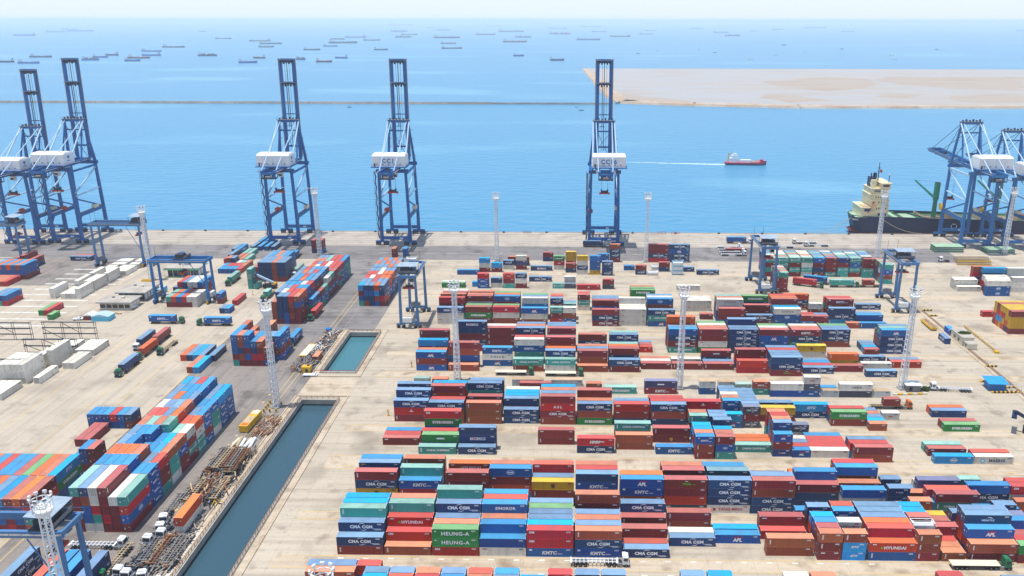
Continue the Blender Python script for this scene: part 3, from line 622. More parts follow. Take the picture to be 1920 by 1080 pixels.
# teal block beside the quay road, its near stack, reefers and the yellow block on the right
tl = ['tS m t m', 'tS tS m m', 'tS m tS m', 'tV w tS w', 'b9 m n m', 'm m m tS', 'n m tS t', 'tS b9 tS m', 'm m tS t']
block('teal right block', 436.5, [(1436+i*22.8, 2, '0 '+c+';'+';'.join('%d %s ? ? ?' % (j, rg.choice('xtwnw')) for j in range(1, 6))) for i, c in enumerate(tl)])
block('lone teal stack', 408.5, [(1457, 2, '0 tV mV m mW;1 x ? ? ?;2 a ? ? ?;3 x ? ? ?;4 w ? ? ?')])
block('gantry-side stack', 424, [(1655, 2, '0 t b9 ? t;1 t ? ? ?;2 x ? ? ?;3 t ? ? ?;4 x ? ? ?')])
block('reefer rows', 398, [(1796, 4, '5.4 w3;6.7~1790 w3 w;7.8~1787 w w'), (1852, 4, '2.6 w3 b9 b9;3.7~1851 w ? ?;4.8~1850 w ? ?;6~1846 w ? ?;8~1845 c ? ? ?;9 x ? ? ?'), (1900, 4, '5~1899 w w w;8~1890 w w w w'), (1843, 2, '-9.6 r')])
block('yellow right block', 350.5, [(1898, 4, '0 m y y m;1 y y ? ?;2 y r y o;3 y o c y;4 m r c o;5 y y r m')])
block('apron row', 470, [(1362, 4, '5.6 mZ'), ])
# ---- left-hand yard
KB = ['bK', 'bK', 'bK', 'n']
def mix(n, pal='bbbbnmxrm'): return ' '.join(rg.choice(pal)+rg.choice(['K', 'V', '-', 'K']) if True else '' for _ in range(n))
def col(top, n, pal='bbbbnmx'):
    return ' '.join([top]+[(lambda k: k+('K' if k == 'b' else '-'))(rg.choice(pal)) for _ in range(n-1)])
MB_ = 'canal-side block'
rows = [('b b b b', 'b b'), ('o o o x', 'n r'), ('n b . .', 'b x'), ('n b b+ .', 'c x'), ('x t x t', 't w+'), ('r r n o', 'r o'), ('w n n x', 'n b'), ('n o b n', 'b b'), ('n b b b', 'n c'), ('c n r b', 'n c')]
bays = [(4, 0, ['t m mV m m', 'n x b b w', 'w w r t w', 'mV m m r m', 'w m m m', 'tV r b9 m'])]
for a_, c_ in rows:
    L_ = []
    for i, q in enumerate(a_.split()):
        if q == '.': L_.append(col('b', 4))
        else: L_.append(col(q.replace('+', ''), 5))
    for q in c_.split(): L_.append(col(q.replace('+', '')+('K' if q == 'b' else ''), 4+(1 if '+' in q else 0), 'bbbbm' if rg.random() < .8 else 'tmw'))
    bays.append((2, .15 if len(bays) == 1 else 0, L_))
bays[5][2][4] = 't b m m'; bays[5][2][5] = 'w m tS m'; bays[6][2][5] = 'o wZ tS tS'
lblock(MB_, -135.7, 193.2, bays, 2.56, 2.78)
SB = 'far-left front block'
lblock(SB, -174.0, 192.2, [(4, 0, ['m ? ? ?', 'r ? ? ?', 'm ? ? ?', 'x ? ? ?', 'm ? ? ?', 'o ? ? ?', 'n b b m', 'c b b m', 'm b m r', '. '.strip(), 'mV r t o'][:9]+['o b b m', 'mV r t o']), (4, .1, ['b ? ? ?', 'x ? ? ?', 'b ? ? ?', 'r ? ? ?', 'b ? ? ?', 'b ? ? ?', 'm ? ? ?', 'g ? ? ?', 'o ? ? ?', 'x ? ? b', 'cT gE b b'])], 2.5)
lblock('small blue group', -154.6, 224.6, [(2, 0, ['b m', 'b b m', 'm m m'])], 2.5)
lblock('six-box row', -166.2, 253.2, [(2, 0, ['b b', 'b b', 'b b', 'r b', 'b b', 'n m'])], 2.6)
lblock('maroon pair', -163.5, 240.4, [(4, 0, ['m', 'm'])], 2.56)
NB = 'basin-side block'
lblock(NB, -137.3, 307.8, [(2, 0, ['b b b m t', 'x x n x m', 'b b m b m', 'b n r m', 'x m r m', 'x m b']), (2, 0, ['b b b m m', 'n m x b', 'x m b m', 'b b m m', 'n b b m', 'n b x m', 'b bK m bK']), (2, 0, ['x b m b m', 'x b m m', 'x b m', 'x b m', 'x m m b m', '.', 'bK bK m b'])], 2.56)
OB = 'middle road block'
tops = ['r n n r r', 'n w r r o', 'n n r b b', 'b b b w r', 'n b o b n', 'n b r b n', 'n o n r b', 'n r n b n', 'b r r o m', 'o w r w r', 'r n r w r', 'x x t r r', 'n n t r r']
bo = []
for i, t_ in enumerate(tops):
    c_ = [col(q, 5 if i < 8 else 4, 'mxbbn') for q in t_.split()]
    if i == 0: c_ = ['x x x m', 'n n n n m'.strip(), 'n n n b b', 'r x m x m', 'x b m m m']
    if i >= 2: c_.append(col('rbbnmtwtmr'[i % 10], 3 if i < 6 else 4, 'mbbt'))
    bo.append((2, .5 if i in (4, 8) else 0, c_))
lblock(OB, -138.1, 356.8, bo, 2.64)
PB = 'long road block'
tp = ['c n n o n', 'n n r n n', 'r w r o o', 'r r w o o', 'n n w n n', 'n n n o n', 'o n o n x', 'n o n o n']
bp = [(2, .6 if i in (3, 5) else 0, [col(q, 4, 'bbnxrto') for q in t_.split()]) for i, t_ in enumerate(tp)]
bp[0] = (2, 0, ['c m b t', 'n b n x', 'n b n n', 'o c x b', 'n n r m'])
lblock(PB, -104.4, 382.5, bp, 2.6)
lblock('crane-leg pair', -106.6, 470, [(2, 0, ['x m', 'b b'])], 6.6)
# ---- trucks: pixel of the trailer's middle on the ground, heading (deg, 0 = right, -90 = towards us), cab colour, trailer kind, load tokens (front to back), where
TRUCKS = [
 (1114, 1058, 0, 'white', 'skel', '', 'on the lane before the front right block'),
 (1826, 1064, 0, 'green', 'flat', '', 'at the front lane, lower right corner'),
 (958, 702, 0, 'green', 'flat', '', 'left of two in the lane under fifth block'),
 (1051, 704, 0, 'green', 'flat', '', 'right of two in the lane under fifth block'),
 (1790, 733, 174, 'white', 'skel', '', 'alone on the right concrete near the blue shed'),
 (1661, 765, 0, 'orange', 'skel', 's:m', 'beside the fourth right block end'),
 (307, 606, 0, 'green', 'skel', 'l:bK', 'just below the roofless gantry'),
 (410, 610, 180, 'green', 'skel', 'l:bK', 'right of the roofless gantry'),
 (244, 690, -90, 'green', 'skel', 'l:n', 'nearest on the left road'),
 (280, 660, -90, 'green', 'skel', 'l:o', 'behind the nearest left-road truck'),
 (276, 643, -90, 'white', 'skel', 'l:n', 'at the far left lane of left-road queue'),
 (305, 638, -90, 'white', 'skel', 'l:m', 'rearmost of the left-road queue'),
 (318, 652, -90, 'green', 'skel', '', 'right of the left-road queue'),
 (593, 590, -90, 'green', 'skel', 'l:r', 'beside the middle road block'),
 (555, 640, -90, 'green', 'skel', 'l:bK', 'beside the basin-side block'),
 (440, 527, -90, 'green', 'skel', 'l:t', 'on the road near the roofless gantry'),
 (505, 556, -90, 'green', 'skel', 's:t', 'under the striped road stack'),
 (557, 482, -90, 'white', 'skel', 's:b', 'on the road behind the striped stack'),
 (561, 512, -90, 'white', 'skel', 'l:a', 'between striped stack and middle road block'),
 (176, 1026, 0, 'white', 'skel', '', 'in front of the canal-side block'),
 (222, 1052, -90, 'green', 'skel', '', 'leaving the bottom edge by the canal road'),
 (1508, 536, -22, 'green', 'skel', 'l:r', 'slanting right of the lone teal stack'),
 (1528, 531, -20, 'green', 'skel', 'l:b', 'behind the slanting red-loaded truck'),
 (1577, 538, 0, 'green', 'skel', 's:t s:t', 'below the teal right block'),
 (1632, 538, 180, 'white', 'skel', 's:m', 'left of the right pale gantry'),
 (1556, 518, 180, 'white', 'skel', '', 'against the teal right block'),
 (1624, 517, 180, 'white', 'skel', 's:r', 'at the right end of teal right block'),
 (1380, 456, 0, 'white', 'skel', 'l:b', 'on quay apron before the teal block'),
 (1112, 463, 0, 'white', 'skel', 'l:n', 'under the CC16 crane legs'),
 (1362, 466, 0, 'white', 'skel', '', 'farthest of the parked quay-road row'), (1365, 470.5, 0, 'white', 'skel', '', 'second farthest of the quay-road row'),
 (1368, 475, 0, 'white', 'skel', '', 'second nearest of the quay-road row'), (1371, 479.5, 0, 'white', 'skel', '', 'nearest of the parked quay-road row'),
 (1513, 457, 180, 'white', 'skel', '', 'left of two on the apron by the ship'), (1535, 462, 180, 'white', 'skel', '', 'right of two on the apron by the ship'),
 (1470, 465, 180, 'white', 'skel', '', 'behind the left pale gantry'),
]
def dirv(a): return Vector((math.cos(R(a)), math.sin(R(a)), 0))
for px, py, hd, cab, kd, ld, where in TRUCKS:
    p = at(px, py, 0); d = dirv(hd); L = ld.split()
    for i, q in enumerate(L):
        s, tk = q.split(':'); sz = 4 if s == 'l' else 2
        off = 0 if sz == 4 else (3.05-6.1*i if len(L) > 1 else 1.5)
        c = p+d*off
        put(c.x, c.y, 1.42, sz, 1 if abs(math.sin(R(hd))) > .7 else 0, tk, 'riding a trailer '+where+('' if len(L) < 2 else (', front one' if i == 0 else ', rear one')))
        if abs(hd) in (20, 22): BOX[-1]['ang'] = R(hd)
# other groups placed where they stand (pixel of the near lower-left corner)
def grp(name, px, py, bays, pitch=2.55, h=CH):
    p = at(px, py, 0); lblock(name, p.x, p.y, bays, pitch, h)
grp('gantry bay stacks', 313, 576, [(4, 0, ['t m', 'o m', 'b m', 'r m', 'w m', 'w w'])], 2.55)
grp('gantry bay rear stacks', 323, 560.5, [(4, 2.2, ['n b', 'r t b', 'n b n', 'w w b', 'w m m', 'bK m m'])], 2.55)
grp('striped road stack', 478, 528, [(4, 0, ['m b x', 'n n n n', 'n n n n', 'n n n n', 'x x x x', 'n n n m', 'n n n m']), (4, .1, ['x b b', 'n b b b', 'b b b b', 'x b b b', 'n b b b', 'b b b n'])], 2.5)
grp('teal road stack', 466, 542, [(2, 0, ['t a t t', 't'])], 2.7)
grp('low road rows', 409, 513, [(2, 0, ['b', 'b', 'b', 'b', 'r']), (2, .2, ['b', 'r', 'r', 'r', 'x']), (2, .2, ['x b', 'n b', 'w', 't', 'x'])], 2.6)
grp('quay corner rows', 420, 494, [(4, 0, ['r', 'n n', 'x', 'x', 't']), (4, .3, ['n b', 'bK b', 't', 't', '.'])], 2.9)
grp('quay corner boxes', 470, 470, [(4, 0, ['n', 'b', 'b', 'n']), (4, 1, ['b', 'b'])], 4.2)
grp('roadside pair', 408, 570, [(2, 0, ['b m'])], 2.6)
grp('roadside blues', 412, 588, [(2, 0, ['n', 'b'])], 2.5)
grp('roadside red', 436, 573, [(4, 0, ['r'])], 2.5)
grp('four-box group', 339, 677, [(4, 0, ['o', 'n', 'c', 'n'])], 2.55)
grp('roadside low pair', 351, 700, [(4, 0, ['x', 'c'])], 2.5)
grp('left road blues', 392, 678, [(4, 0, ['n'])], 2.5)
grp('far-left low block', -40, 537, [(4, 0, ['x', 'x', 'x', 'x', 'x', 'r']), (4, .2, ['n b m', 'o b m', 'b b m', 'o b m', 'b b m', 'x b m', 'b b m'])], 2.55)
grp('far-left rear pair', 21, 505, [(4, 0, ['m b', '.', 'm m n', 'm n'])], 3.2)
grp('far-left near pair', -14, 574, [(4, 0, ['n b', 'n t', 'b r'])], 2.6)
grp('green trio', 73, 592, [(4, 0, ['g', 'r']), ], 2.5)
grp('green single', 80, 600, [(2, 0, ['.', 'g'])], 2.5)
block('left quay road', 459, [(131, 4, '0 nC;1~136 m')])
grp('road corner stack', 586, 474, [(2, -1, ['m m n', 'm m b'])], 4.4)
grp('bottom-left stack', 6, 1116, [(4, 0, ['nC nC'])])
grp('bottom-left low group', 62, 1122, [(4, 0, ['r ?', 'b ?', 'b ?'])], 2.9)
grp('bottom-left lone stack', 142, 1124, [(4, 0, ['n n'])])
# reefers (white refrigerated boxes) in the left yard
grp('far reefer yard', 95, 560, [(4, 0, ['wE w', '.', 'w', 'w', 'w', 'w w']), (4, .8, ['.', '.', 'w w', 'w', 'w w', 'w w']), (4, 1.4, ['.', 'w', 'w w', 'w', 'w', 'w w']), (4, .8, ['.', 'w', 'w', '.', 'w', 'w', 'w']), (4, 1, ['.', 'w', 'w', 'w', '.', 'w', 'w'])], 2.62)
grp('near reefer yard', -34, 742, [(4, -4, ['w', 'w', 'w', 'w']), (4, 2.5, ['w w w', 'w w w', 'w w w', 'w w w', '.', 'w']), (4, 2.2, ['w', 'w', 'w w', '.', 'w w w', '.', 'w', 'w']), (4, 1.5, ['w', '.', 'w', 'w', '.', 'w', 'w', 'w'])], 2.62)
grp('canal-edge pair', 330, 1003, [(4, 0, ['o w'])], 2.5)

# ---- which boxes does the photograph show, and how large?
def corners(d):
    a, c = LEN[d['sz']]/2, CWD/2
    if d['rot']: a, c = c, a
    return d['x']-a, d['x']+a, d['y']-c, d['y']+c, d['z'], d['z']+d['h']
# stacks whose measured places would cut into each other are moved apart along the shorter way
stk = {}
for d in BOX: stk.setdefault((round(d['x'], 3), round(d['y'], 3), d['sz'], d['rot']), []).append(d)
stk = list(stk.values())
for it in range(24):
    moved = 0
    for i in range(len(stk)):
        for j in range(i):
            A, B_ = stk[i][0], stk[j][0]
            if abs(A['x']-B_['x']) > 13 or abs(A['y']-B_['y']) > 13: continue
            a, b_ = corners(A), corners(B_)
            ox = min(a[1], b_[1])-max(a[0], b_[0]); oy = min(a[3], b_[3])-max(a[2], b_[2])
            if ox < .01 or oy < .01: continue
            if max(a[4], b_[4]) > 1 and not (a[4] > 1 and b_[4] > 1) and len(stk[i if a[4] < 1 else j]) == 0: continue
            ax, p = ('x', ox) if ox < oy else ('y', oy); p = (p+.03)/2; sg = 1 if A[ax] >= B_[ax] else -1; moved += 1
            for q in stk[i]: q[ax] += sg*p
            for q in stk[j]: q[ax] -= sg*p
    if not moved: break
vv, ff, own = [], [], []
for i, d in enumerate(BOX):
    x0, x1, y0, y1, z0, z1 = corners(d); o = len(vv); e = .03
    vv += [(x, y, z) for z in (z0+e, z1-e) for x, y in ((x0+e, y0+e), (x1-e, y0+e), (x1-e, y1-e), (x0+e, y1-e))]
    for f in ((0, 1, 5, 4), (1, 2, 6, 5), (2, 3, 7, 6), (3, 0, 4, 7), (4, 5, 6, 7)): ff.append(tuple(o+a for a in f)); own.append(i)
bvh = BVHTree.FromPolygons([Vector(v) for v in vv], ff)
def vis(i, d):
    x0, x1, y0, y1, z0, z1 = corners(d); tot = 0
    faces = [((x0, y0, z1), (x1-x0, 0, 0), (0, y1-y0, 0)), ((x0, y0, z0), (x1-x0, 0, 0), (0, 0, z1-z0))]
    if x0 > 0: faces.append(((x0, y0, z0), (0, y1-y0, 0), (0, 0, z1-z0)))
    if x1 < 0: faces.append(((x1, y0, z0), (0, y1-y0, 0), (0, 0, z1-z0)))
    for o, u, w in faces:
        o, u, w = Vector(o), Vector(u), Vector(w)
        q = [Vector((*proj(o), 0)), Vector((*proj(o+u), 0)), Vector((*proj(o+w), 0))]
        area = abs((q[1]-q[0]).cross(q[2]-q[0]).z)*.284
        n = 0
        for a in (.08, .3, .5, .7, .92):
            for c in (.1, .35, .65, .9):
                P = o+u*a+w*c; px, py = proj(P)
                if not (0 <= px < 1920 and 0 <= py < 1080): continue
                dr = P-CAMP; h = bvh.ray_cast(CAMP, dr.normalized(), dr.length-.25)
                if h[0] is None: n += 1
        tot += area*n/20
    return tot
for i, d in enumerate(BOX): d['vis'] = vis(i, d)
kinds = {}
for d in BOX:
    d['kind'] = 'reefer' if (d['k'] == 'w' and 'reefer' in d['loc']) else ('short' if d['sz'] == 2 else 'long')
    kinds.setdefault(d['kind'], []).append(d)
KN = {'long': ('long_container', '40-foot', 'containers twelve metres long'), 'short': ('short_container', '20-foot', 'containers six metres long'), 'reefer': ('reefer_container', 'reefer', 'white refrigerated containers')}
LIM = 300; CSTAT = {}
# what rests on a shown box or carries it stays with it; the rest becomes one mass of boxes
for kd, L in kinds.items():
    L.sort(key=lambda d: -d['vis']); shown = [d for d in L if d['vis'] > 1.2][:LIM]
    for d in shown: d['shown'] = True
    CSTAT[kd] = (len(L), len([d for d in L if d['vis'] > 1.2]), len(shown), shown[-1]['vis'])
if 'CDEBUG' in globals() or True: pass
stuff = MB()
lite = {}
for d in BOX:
    sz, k = d['sz'], d['k']; rz = d.get('ang', R(90) if d['rot'] else 0); sc = d['h']/CH
    if d.get('shown'):
        nm, ln, gp = KN[d['kind']]; cn = PAL[k][2]
        if d['kind'] == 'reefer': cn = 'off-white'
        o = obj(nm, cmesh('b', sz, k), None, (d['x'], d['y'], d['z']), rz); o.scale = (1, 1, sc)
        lt = LOGOTXT.get(d['code'], '')
        cand = ([f"{cn} {ln} container, {lt}, ", f"{cn} container, {lt}, ", f"{cn} {ln} lettered container, "] if lt else [])+[f"{cn} {ln} container, ", f"{cn} container, "]
        lab = next(q for q in cand if len((q+d['loc']).split()) <= 16)
        tag(o, lab+d['loc'], 'container', gp)
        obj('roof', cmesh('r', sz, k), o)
        if d['rot'] or d['x'] > 60: obj('door', cmesh('d', sz, k), o)
        obj('lettering', lmesh(d['code'], sz, k), o)
    else:
        key = (sz, k, d['code'] if d['vis'] > .5 else '')
        if key not in lite:
            b = body_mb(LEN[sz], k, False); r_ = roof_mb(LEN[sz], k)
            for q in range(len(r_.f)): pass
            def join(b, c):
                o_ = len(b.v); b.v += c.v; mm = [b.m(x) for x in c.mats]
                b.f += [tuple(o_+a for a in f) for f in c.f]; b.mi += [mm[i] for i in c.mi]
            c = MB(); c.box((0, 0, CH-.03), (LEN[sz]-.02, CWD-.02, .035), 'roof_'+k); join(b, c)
            if key[2]: join(b, logo(d['code'], sz, k))
            lite[key] = b
        b = lite[key]; o_ = len(stuff.v); mm = [stuff.m(x) for x in b.mats]; cs, sn = math.cos(rz), math.sin(rz)
        stuff.v += [(d['x']+x*cs-y*sn, d['y']+x*sn+y*cs, d['z']+z*sc) for x, y, z in b.v]
        stuff.f += [tuple(o_+a for a in f) for f in b.f]; stuff.mi += [mm[i] for i in b.mi]
tag(stuff.build('stacked_containers'), kind='stuff')
# ---------------------------------------------------------------- ship-to-shore cranes
def sts_crane(raised, K='blue_steel', label='', code=None, KS='stay_white', hx=2.0):
    root = empty('quay_crane'); tag(root, label, 'crane', 'quay cranes along the water')
    W_, G, ZT = 9.4, 14.8, 46.5
    for sx in (-1, 1):
        for sy in (-1, 1):
            b = MB(); x, y = sx*(W_-.6), sy*G
            b.bar((x-4, y, 2.5), (x+4, y, 2.5), .9, K, 1.1); b.taper((x, y, 2.8), (x, y, 4.0), 1.6, 2.2, K)
            for q in (-2.4, 2.4):
                b.bar((x+q-1.7, y, 1.5), (x+q+1.7, y, 1.5), .8, 'dark_steel', .9)
                for w in (-1.1, 0, 1.1): b.tube((x+q+w, y-.35, .55), (x+q+w, y+.35, .55), .5, 'dark_steel', n=10)
            b.build('bogie', root)
            b = MB(); b.taper((x, y, 3.6), (x*1.0, y, 17), 2.1, 1.7, K, 1.7, 1.5); b.taper((x, y, 17), (x*.93, y, ZT), 1.7, 1.45, K, 1.5, 1.35); b.build('leg', root)
    for sy in (-1, 1):
        b = MB(); b.bar((-W_+1, sy*G, 4.7), (W_-1, sy*G, 4.7), 1.6, K, 1.9); b.box((3.5, sy*G-.84, 4.3), (2, .05, .8), 'text_white'); b.build('sill_beam', root)
        b = MB(); b.bar((-W_-.4, sy*G, ZT+.2), (W_+.4, sy*G, ZT+.2), 1.7, K, 2.0); b.build('portal_beam', root)
    for sx in (-1, 1):
        b = MB(); x = sx*(W_-.75)
        b.bar((x, -G+.8, 17.5), (x, G-.8, 17.5), 1.3, K, 1.9); b.taper((x, -G+.9, 14), (x, -G+4, 17), 1.2, .8, K)
        b.bar((x, -G+1, 18.9), (x, G-1, 18.9), .9, 'grey_steel', .15)
        b.bar((x*.96, -G, 45), (x*.96, G, 45), 1.1, K if raised else KS, 1.1); b.build('side_beam', root)
        for a, c, k in (((x*.95, G, 44), (x*.97, -G, 30.5), KS), ((x*.97, -G, 29.6), (x*.97, G, 30.4), KS), ((x*.97, -G, 28.8), (x, G-3, 19), K)):
            b = MB(); b.tube(a, c, .5, k); b.build('brace', root)
    # trolley girders with back reach
    yb, yh = -33.0, 17.5
    b = MB()
    for sx in (-1, 1):
        b.bar((sx*3.6, yb, 48.4), (sx*3.6, yh, 48.4), 1.2, K, 2.2)
        b.bar((sx*5.2, yb, 48.8), (sx*5.2, yh, 48.8), 1.2, 'grey_steel', .12)
        for i in range(18): b.bar((sx*5.7, yb+i*2.8, 48.8), (sx*5.7, yb+i*2.8, 49.9), .08, K)
        b.bar((sx*5.7, yb, 49.9), (sx*5.7, yh, 49.9), .09, K)
    for y in (yb, -24, -4, 8): b.bar((-3.6, y, 48), (3.6, y, 48), .8, K, 1.2)
    b.build('trolley_girder', root)
    b = MB(); b.box((0, yb+2.5, 44.6), (8.6, 4.4, .4), 'dark_steel'); b.box((-1.2, yb+3, 45.0), (3.2, 2.6, 2.6), 'dark_steel'); b.box((2.6, yb+3, 45), (1.8, 2.2, 2.0), K)
    for sx in (-1, 1):
        for sy in (0, 4.6): b.bar((sx*4.1, yb+.4+sy, 44.8), (sx*4.1, yb+.4+sy, 48), .3, K)
    b.bar((-4.3, yb+.3, 46), (4.3, yb+.3, 46), .1, 'grey_steel'); b.bar((-4.3, yb+.3, 45.4), (4.3, yb+.3, 45.4), .1, 'grey_steel')
    b.tube((-1.7, yb+1.4, 45.6), (1.5, yb+1.4, 45.6), .7, 'grey_steel'); b.build('drum_platform', root)
    # machinery house
    b = MB(); hw, hd, y0 = 20.0, 11.0, -19.0
    x0, x1 = hx-hw/2, hx+hw/2; z0, z1 = 50.0, 56.4
    b.prism([(x0, y0), (x1, y0), (x1, y0+hd), (x0, y0+hd)], z0, z1, 'white')
    b.hexa([(x0, y0, z1), (x1, y0, z1), (x1, y0+hd, z1), (x0, y0+hd, z1), (x0+.4, y0+2.4, z1+1.1), (x1-.4, y0+2.4, z1+1.1), (x1-.4, y0+hd-2.4, z1+1.1), (x0+.4, y0+hd-2.4, z1+1.1)], 'white')
    for i in range(5): b.box((x0+3+i*3.5, y0-.03, z0+1.2), (.9, .06, .7), 'grey_steel')
    for i in range(3): b.bar((x0+5+i*5, y0-.02, z0), (x0+5+i*5, y0-.02, z1), .12, 'stay_white')
    b.box((x0+1.6, y0-.03, z0+.1), (1.0, .06, 2.0), 'glass'); hs = b.build('machinery_house', root)
    b = MB(); b.box((hx, y0+hd/2, z0-.5), (hw+1.6, hd+2.2, .4), K)
    for x in (x0-.6, x1+.6): b.bar((x, y0-.8, z0+1), (x, y0+hd+.8, z0+1), .08, K)
    b.bar((x0-.6, y0-.9, z0+1), (x1+.6, y0-.9, z0+1), .08, K); b.build('house_deck', root)
    if code:
        b = MB(); v, f = text_mesh(code, 3.6, 'text_blue', .03, 0, 1.15); b.add([(hx-.2+p, y0-.06, 53.4+q) for p, q in v], f, 'text_blue'); b.build('lettering', hs)
    else:
        b = MB(); b.add([(x1+.03, y0+3.4, 55.2), (x1+.03, y0+6.6, 55.2), (x1+.03, y0+5, 53)], [(0, 1, 2)], 'text_blue'); b.box((x1+.02, y0+5, 52), (.02, 3.4, .5), 'text_blue'); b.build('lettering', hs)
    # apex frame
    zt, ya = 73.5, 13.0
    b = MB()
    for sx in (-1, 1):
        b.taper((sx*8.4, G, ZT+.8), (sx*5.9, ya, zt), 1.5, 1.0, K); b.taper((sx*6, G-11, ZT+2), (sx*5.4, ya-.8, zt-1), .8, .7, K)
        for i in range(4): t = .2+i*.2; b.box((sx*(8.4-2.5*t)+1.0, G-.6-1.8*t, ZT+27*t), (1.5, 1.5, .15), 'grey_steel')
    b.bar((-7, ya, zt), (7, ya, zt), 1.3, K, 1.6); b.bar((-6.3, ya+.5, zt-6), (6.3, ya+.5, zt-6), .6, K, .8)
    b.box((0, ya, zt+.8), (13.6, 3.4, .2), 'grey_steel')
    for i in range(6): b.box((-5.4+i*2.1, ya, zt+1), (.8, 1.0, .9+.5*(i % 2)), 'dark_steel')
    for x in (-6.8, 6.8): b.bar((x, ya-1.7, zt+1), (x, ya-1.7, zt+2), .1, K)
    b.bar((-6.8, ya-1.7, zt+2), (6.8, ya-1.7, zt+2), .1, K); b.bar((-6.2, ya, zt-2), (4.0, G, ZT+4), .25, K); b.bar((4.8, ya, zt-6), (-5.2, G, ZT+8), .25, K); b.build('apex_frame', root)
    for sx in (-1, 1):
        b = MB(); b.tube((sx*6.6, ya-.6, zt), (sx*7.6, -G+.5, ZT+1.2), .48, KS); b.build('stay', root)
        b = MB(); b.tube((sx*5.0, ya-.6, zt), (sx*4.3, yb+3, 49.4), .30, KS); b.build('stay', root)
    # boom
    b = MB(); ty, tz = (20.6, 111.0) if raised else (60.0, 50.4)
    hp = Vector((0, yh, 48.6)); tp = Vector((0, ty, tz)); d = tp-hp
    for sx in (-1, 1):
        b.bar(hp+Vector((sx*4.0, 0, 0)), tp+Vector((sx*4.0, 0, 0)), 0.95, K, 1.8)
        b.bar(hp+d*.02+Vector((sx*5.2, 0, .4)), tp+Vector((sx*5.2, 0, .4)), .12, 'grey_steel', .8)
        for i in range(14): p = hp+d*(.05+i*.068); b.bar(p+Vector((sx*5.2, 0, .3)), p+Vector((sx*5.9, 0, .3)), .12, K)
    for t, h in ((.0, 1.0), (.135, 1.0), (.46, .5), (.765, 1.6), (.985, 2.4)):
        p = hp+d*t; b.bar(p+Vector((-4, 0, 0)), p+Vector((4, 0, 0)), 1.0, K, h)
    for t in (.765, .985):
        p = hp+d*t
        for i in range(5): b.box((p.x-3.4+i*1.7, p.y-.9, p.z-1.6-.5*(i % 2)), (1.0, .9, 1.6), 'dark_steel')
        if raised: b.box((p.x, p.y-1.6, p.z+.4), (10.4, 2.2, .15), 'grey_steel')
    for x in (-1.3, 0, 1.5): b.tube(hp+d*.1+Vector((x, -.6, 0)), hp+d*.97+Vector((x, -.6, 0)), .09 if x else .22, 'dark_steel', n=5)
    if raised:
        q = hp+d*.34; b.bar(q+Vector((-1, -.5, 0)), hp+d*.75+Vector((-1, -.5, 0)), .3, K); b.bar(q+Vector((-2.6, -.5, 0)), q+Vector((.6, -.5, 0)), .4, K)
    b.build('boom', root)
    if not raised:
        for sx in (-1, 1):
            for t in (.42, .9):
                p = hp+d*t; b = MB(); b.tube((sx*5.4, ya+.5, zt), (sx*4.0, p.y, p.z+1), .17, 'dark_steel', n=5); b.build('fore_stay', root)
    # trolley, cab, spreader
    ys = -16 if raised else 28
    b = MB(); b.box((0, ys, 46.2), (6.4, 5, 1.0), 'dark_steel'); b.box((2.4, ys-1, 43.4), (2.4, 2.8, 2.7), 'white'); b.box((2.4, ys-2.43, 43.8), (2.1, .05, 1.5), 'glass'); b.build('trolley_cab', root)
    zs = 33.5 if raised else 22
    b = MB(); b.box((0, ys, zs), (6.2, 2.2, .8), 'red'); b.box((0, ys, zs+.8), (4.2, 1.6, 1.1), 'dark_steel')
    for sx in (-1, 1):
        b.box((sx*2.9, ys, zs-.4), (.4, 2.4, .5), 'red'); b.box((sx*1.9, ys, zs+1.9), (.9, .9, .8), 'dark_steel')
        for sy in (-.6, .6): b.tube((sx*1.9, ys+sy, zs+2.6), (sx*1.9, ys+sy, 46.4), .05, 'dark_steel', n=4)
    b.build('spreader', root)
    # zig-zag stair beside the land-side leg, cable reel
    b = MB(); x = -W_-1.2 if raised else W_+1.0
    for i in range(13):
        z = 4+i*3.25; y0_ = -G-1.0 if i % 2 else -G+1.4; y1_ = -G+1.4 if i % 2 else -G-1.0
        b.bar((x, y0_, z), (x, y1_, z+3.25), .7, 'dark_steel' if raised else 'grey_steel', .16); b.box((x, y1_, z+3.2), (1.2, 1.0, .1), 'grey_steel')
    for y in (-G-1.5, -G+1.9): b.bar((x-.5, y, 3), (x-.5, y, 47), .14, K)
    b.build('stair_tower', root)
    b = MB(); b.tube((-W_+1.3, -1, 19.2), (-W_+1.3, 1, 19.2), 1.6, 'red', n=12) if raised else b.tube((-W_-1.0, G, 20), (-W_-1.6, G, 20), 2.4, 'yellow', n=14); b.build('cable_reel', root)
    b = MB(); b.box((W_-.8, 6, 18.8), (2.2, 5, 2.2), 'off_white'); b.build('switch_cabin', root)
    return root
def place(o, x, y, rz=0, label=None):
    o.location = (x, y, 0); o.rotation_euler = (0, 0, rz)
    if label: o['label'] = label
    return o
RAIL_Y = 513.2
place(sts_crane(True, label='blue quay crane with raised boom and CC16 house, rightmost of the raised ones', code='CC16', hx=2.4), 20.0, RAIL_Y)
c3 = place(sts_crane(True, label='blue quay crane with raised boom and house lettered CC1', code='CC1', hx=-1.0), -109.6, RAIL_Y)
c2 = sts_crane(True, label='blue quay crane with raised boom between the twin cranes and CC1 crane', hx=-1.0); place(c2, -179.6, RAIL_Y)
place(copy_tree(c2), -317.0, RAIL_Y, 0, 'blue quay crane with raised boom, taller looking of the left-edge twins')
c0 = place(copy_tree(c2), -343.5, RAIL_Y-2, 0, 'blue quay crane with raised boom nearest the left picture edge'); c0.scale = (1, 1, .94)
r1 = sts_crane(False, 'mid_blue_steel', 'mid blue quay crane with lowered boom over the moored cargo ship', hx=3.4); place(r1, 249.5, RAIL_Y)
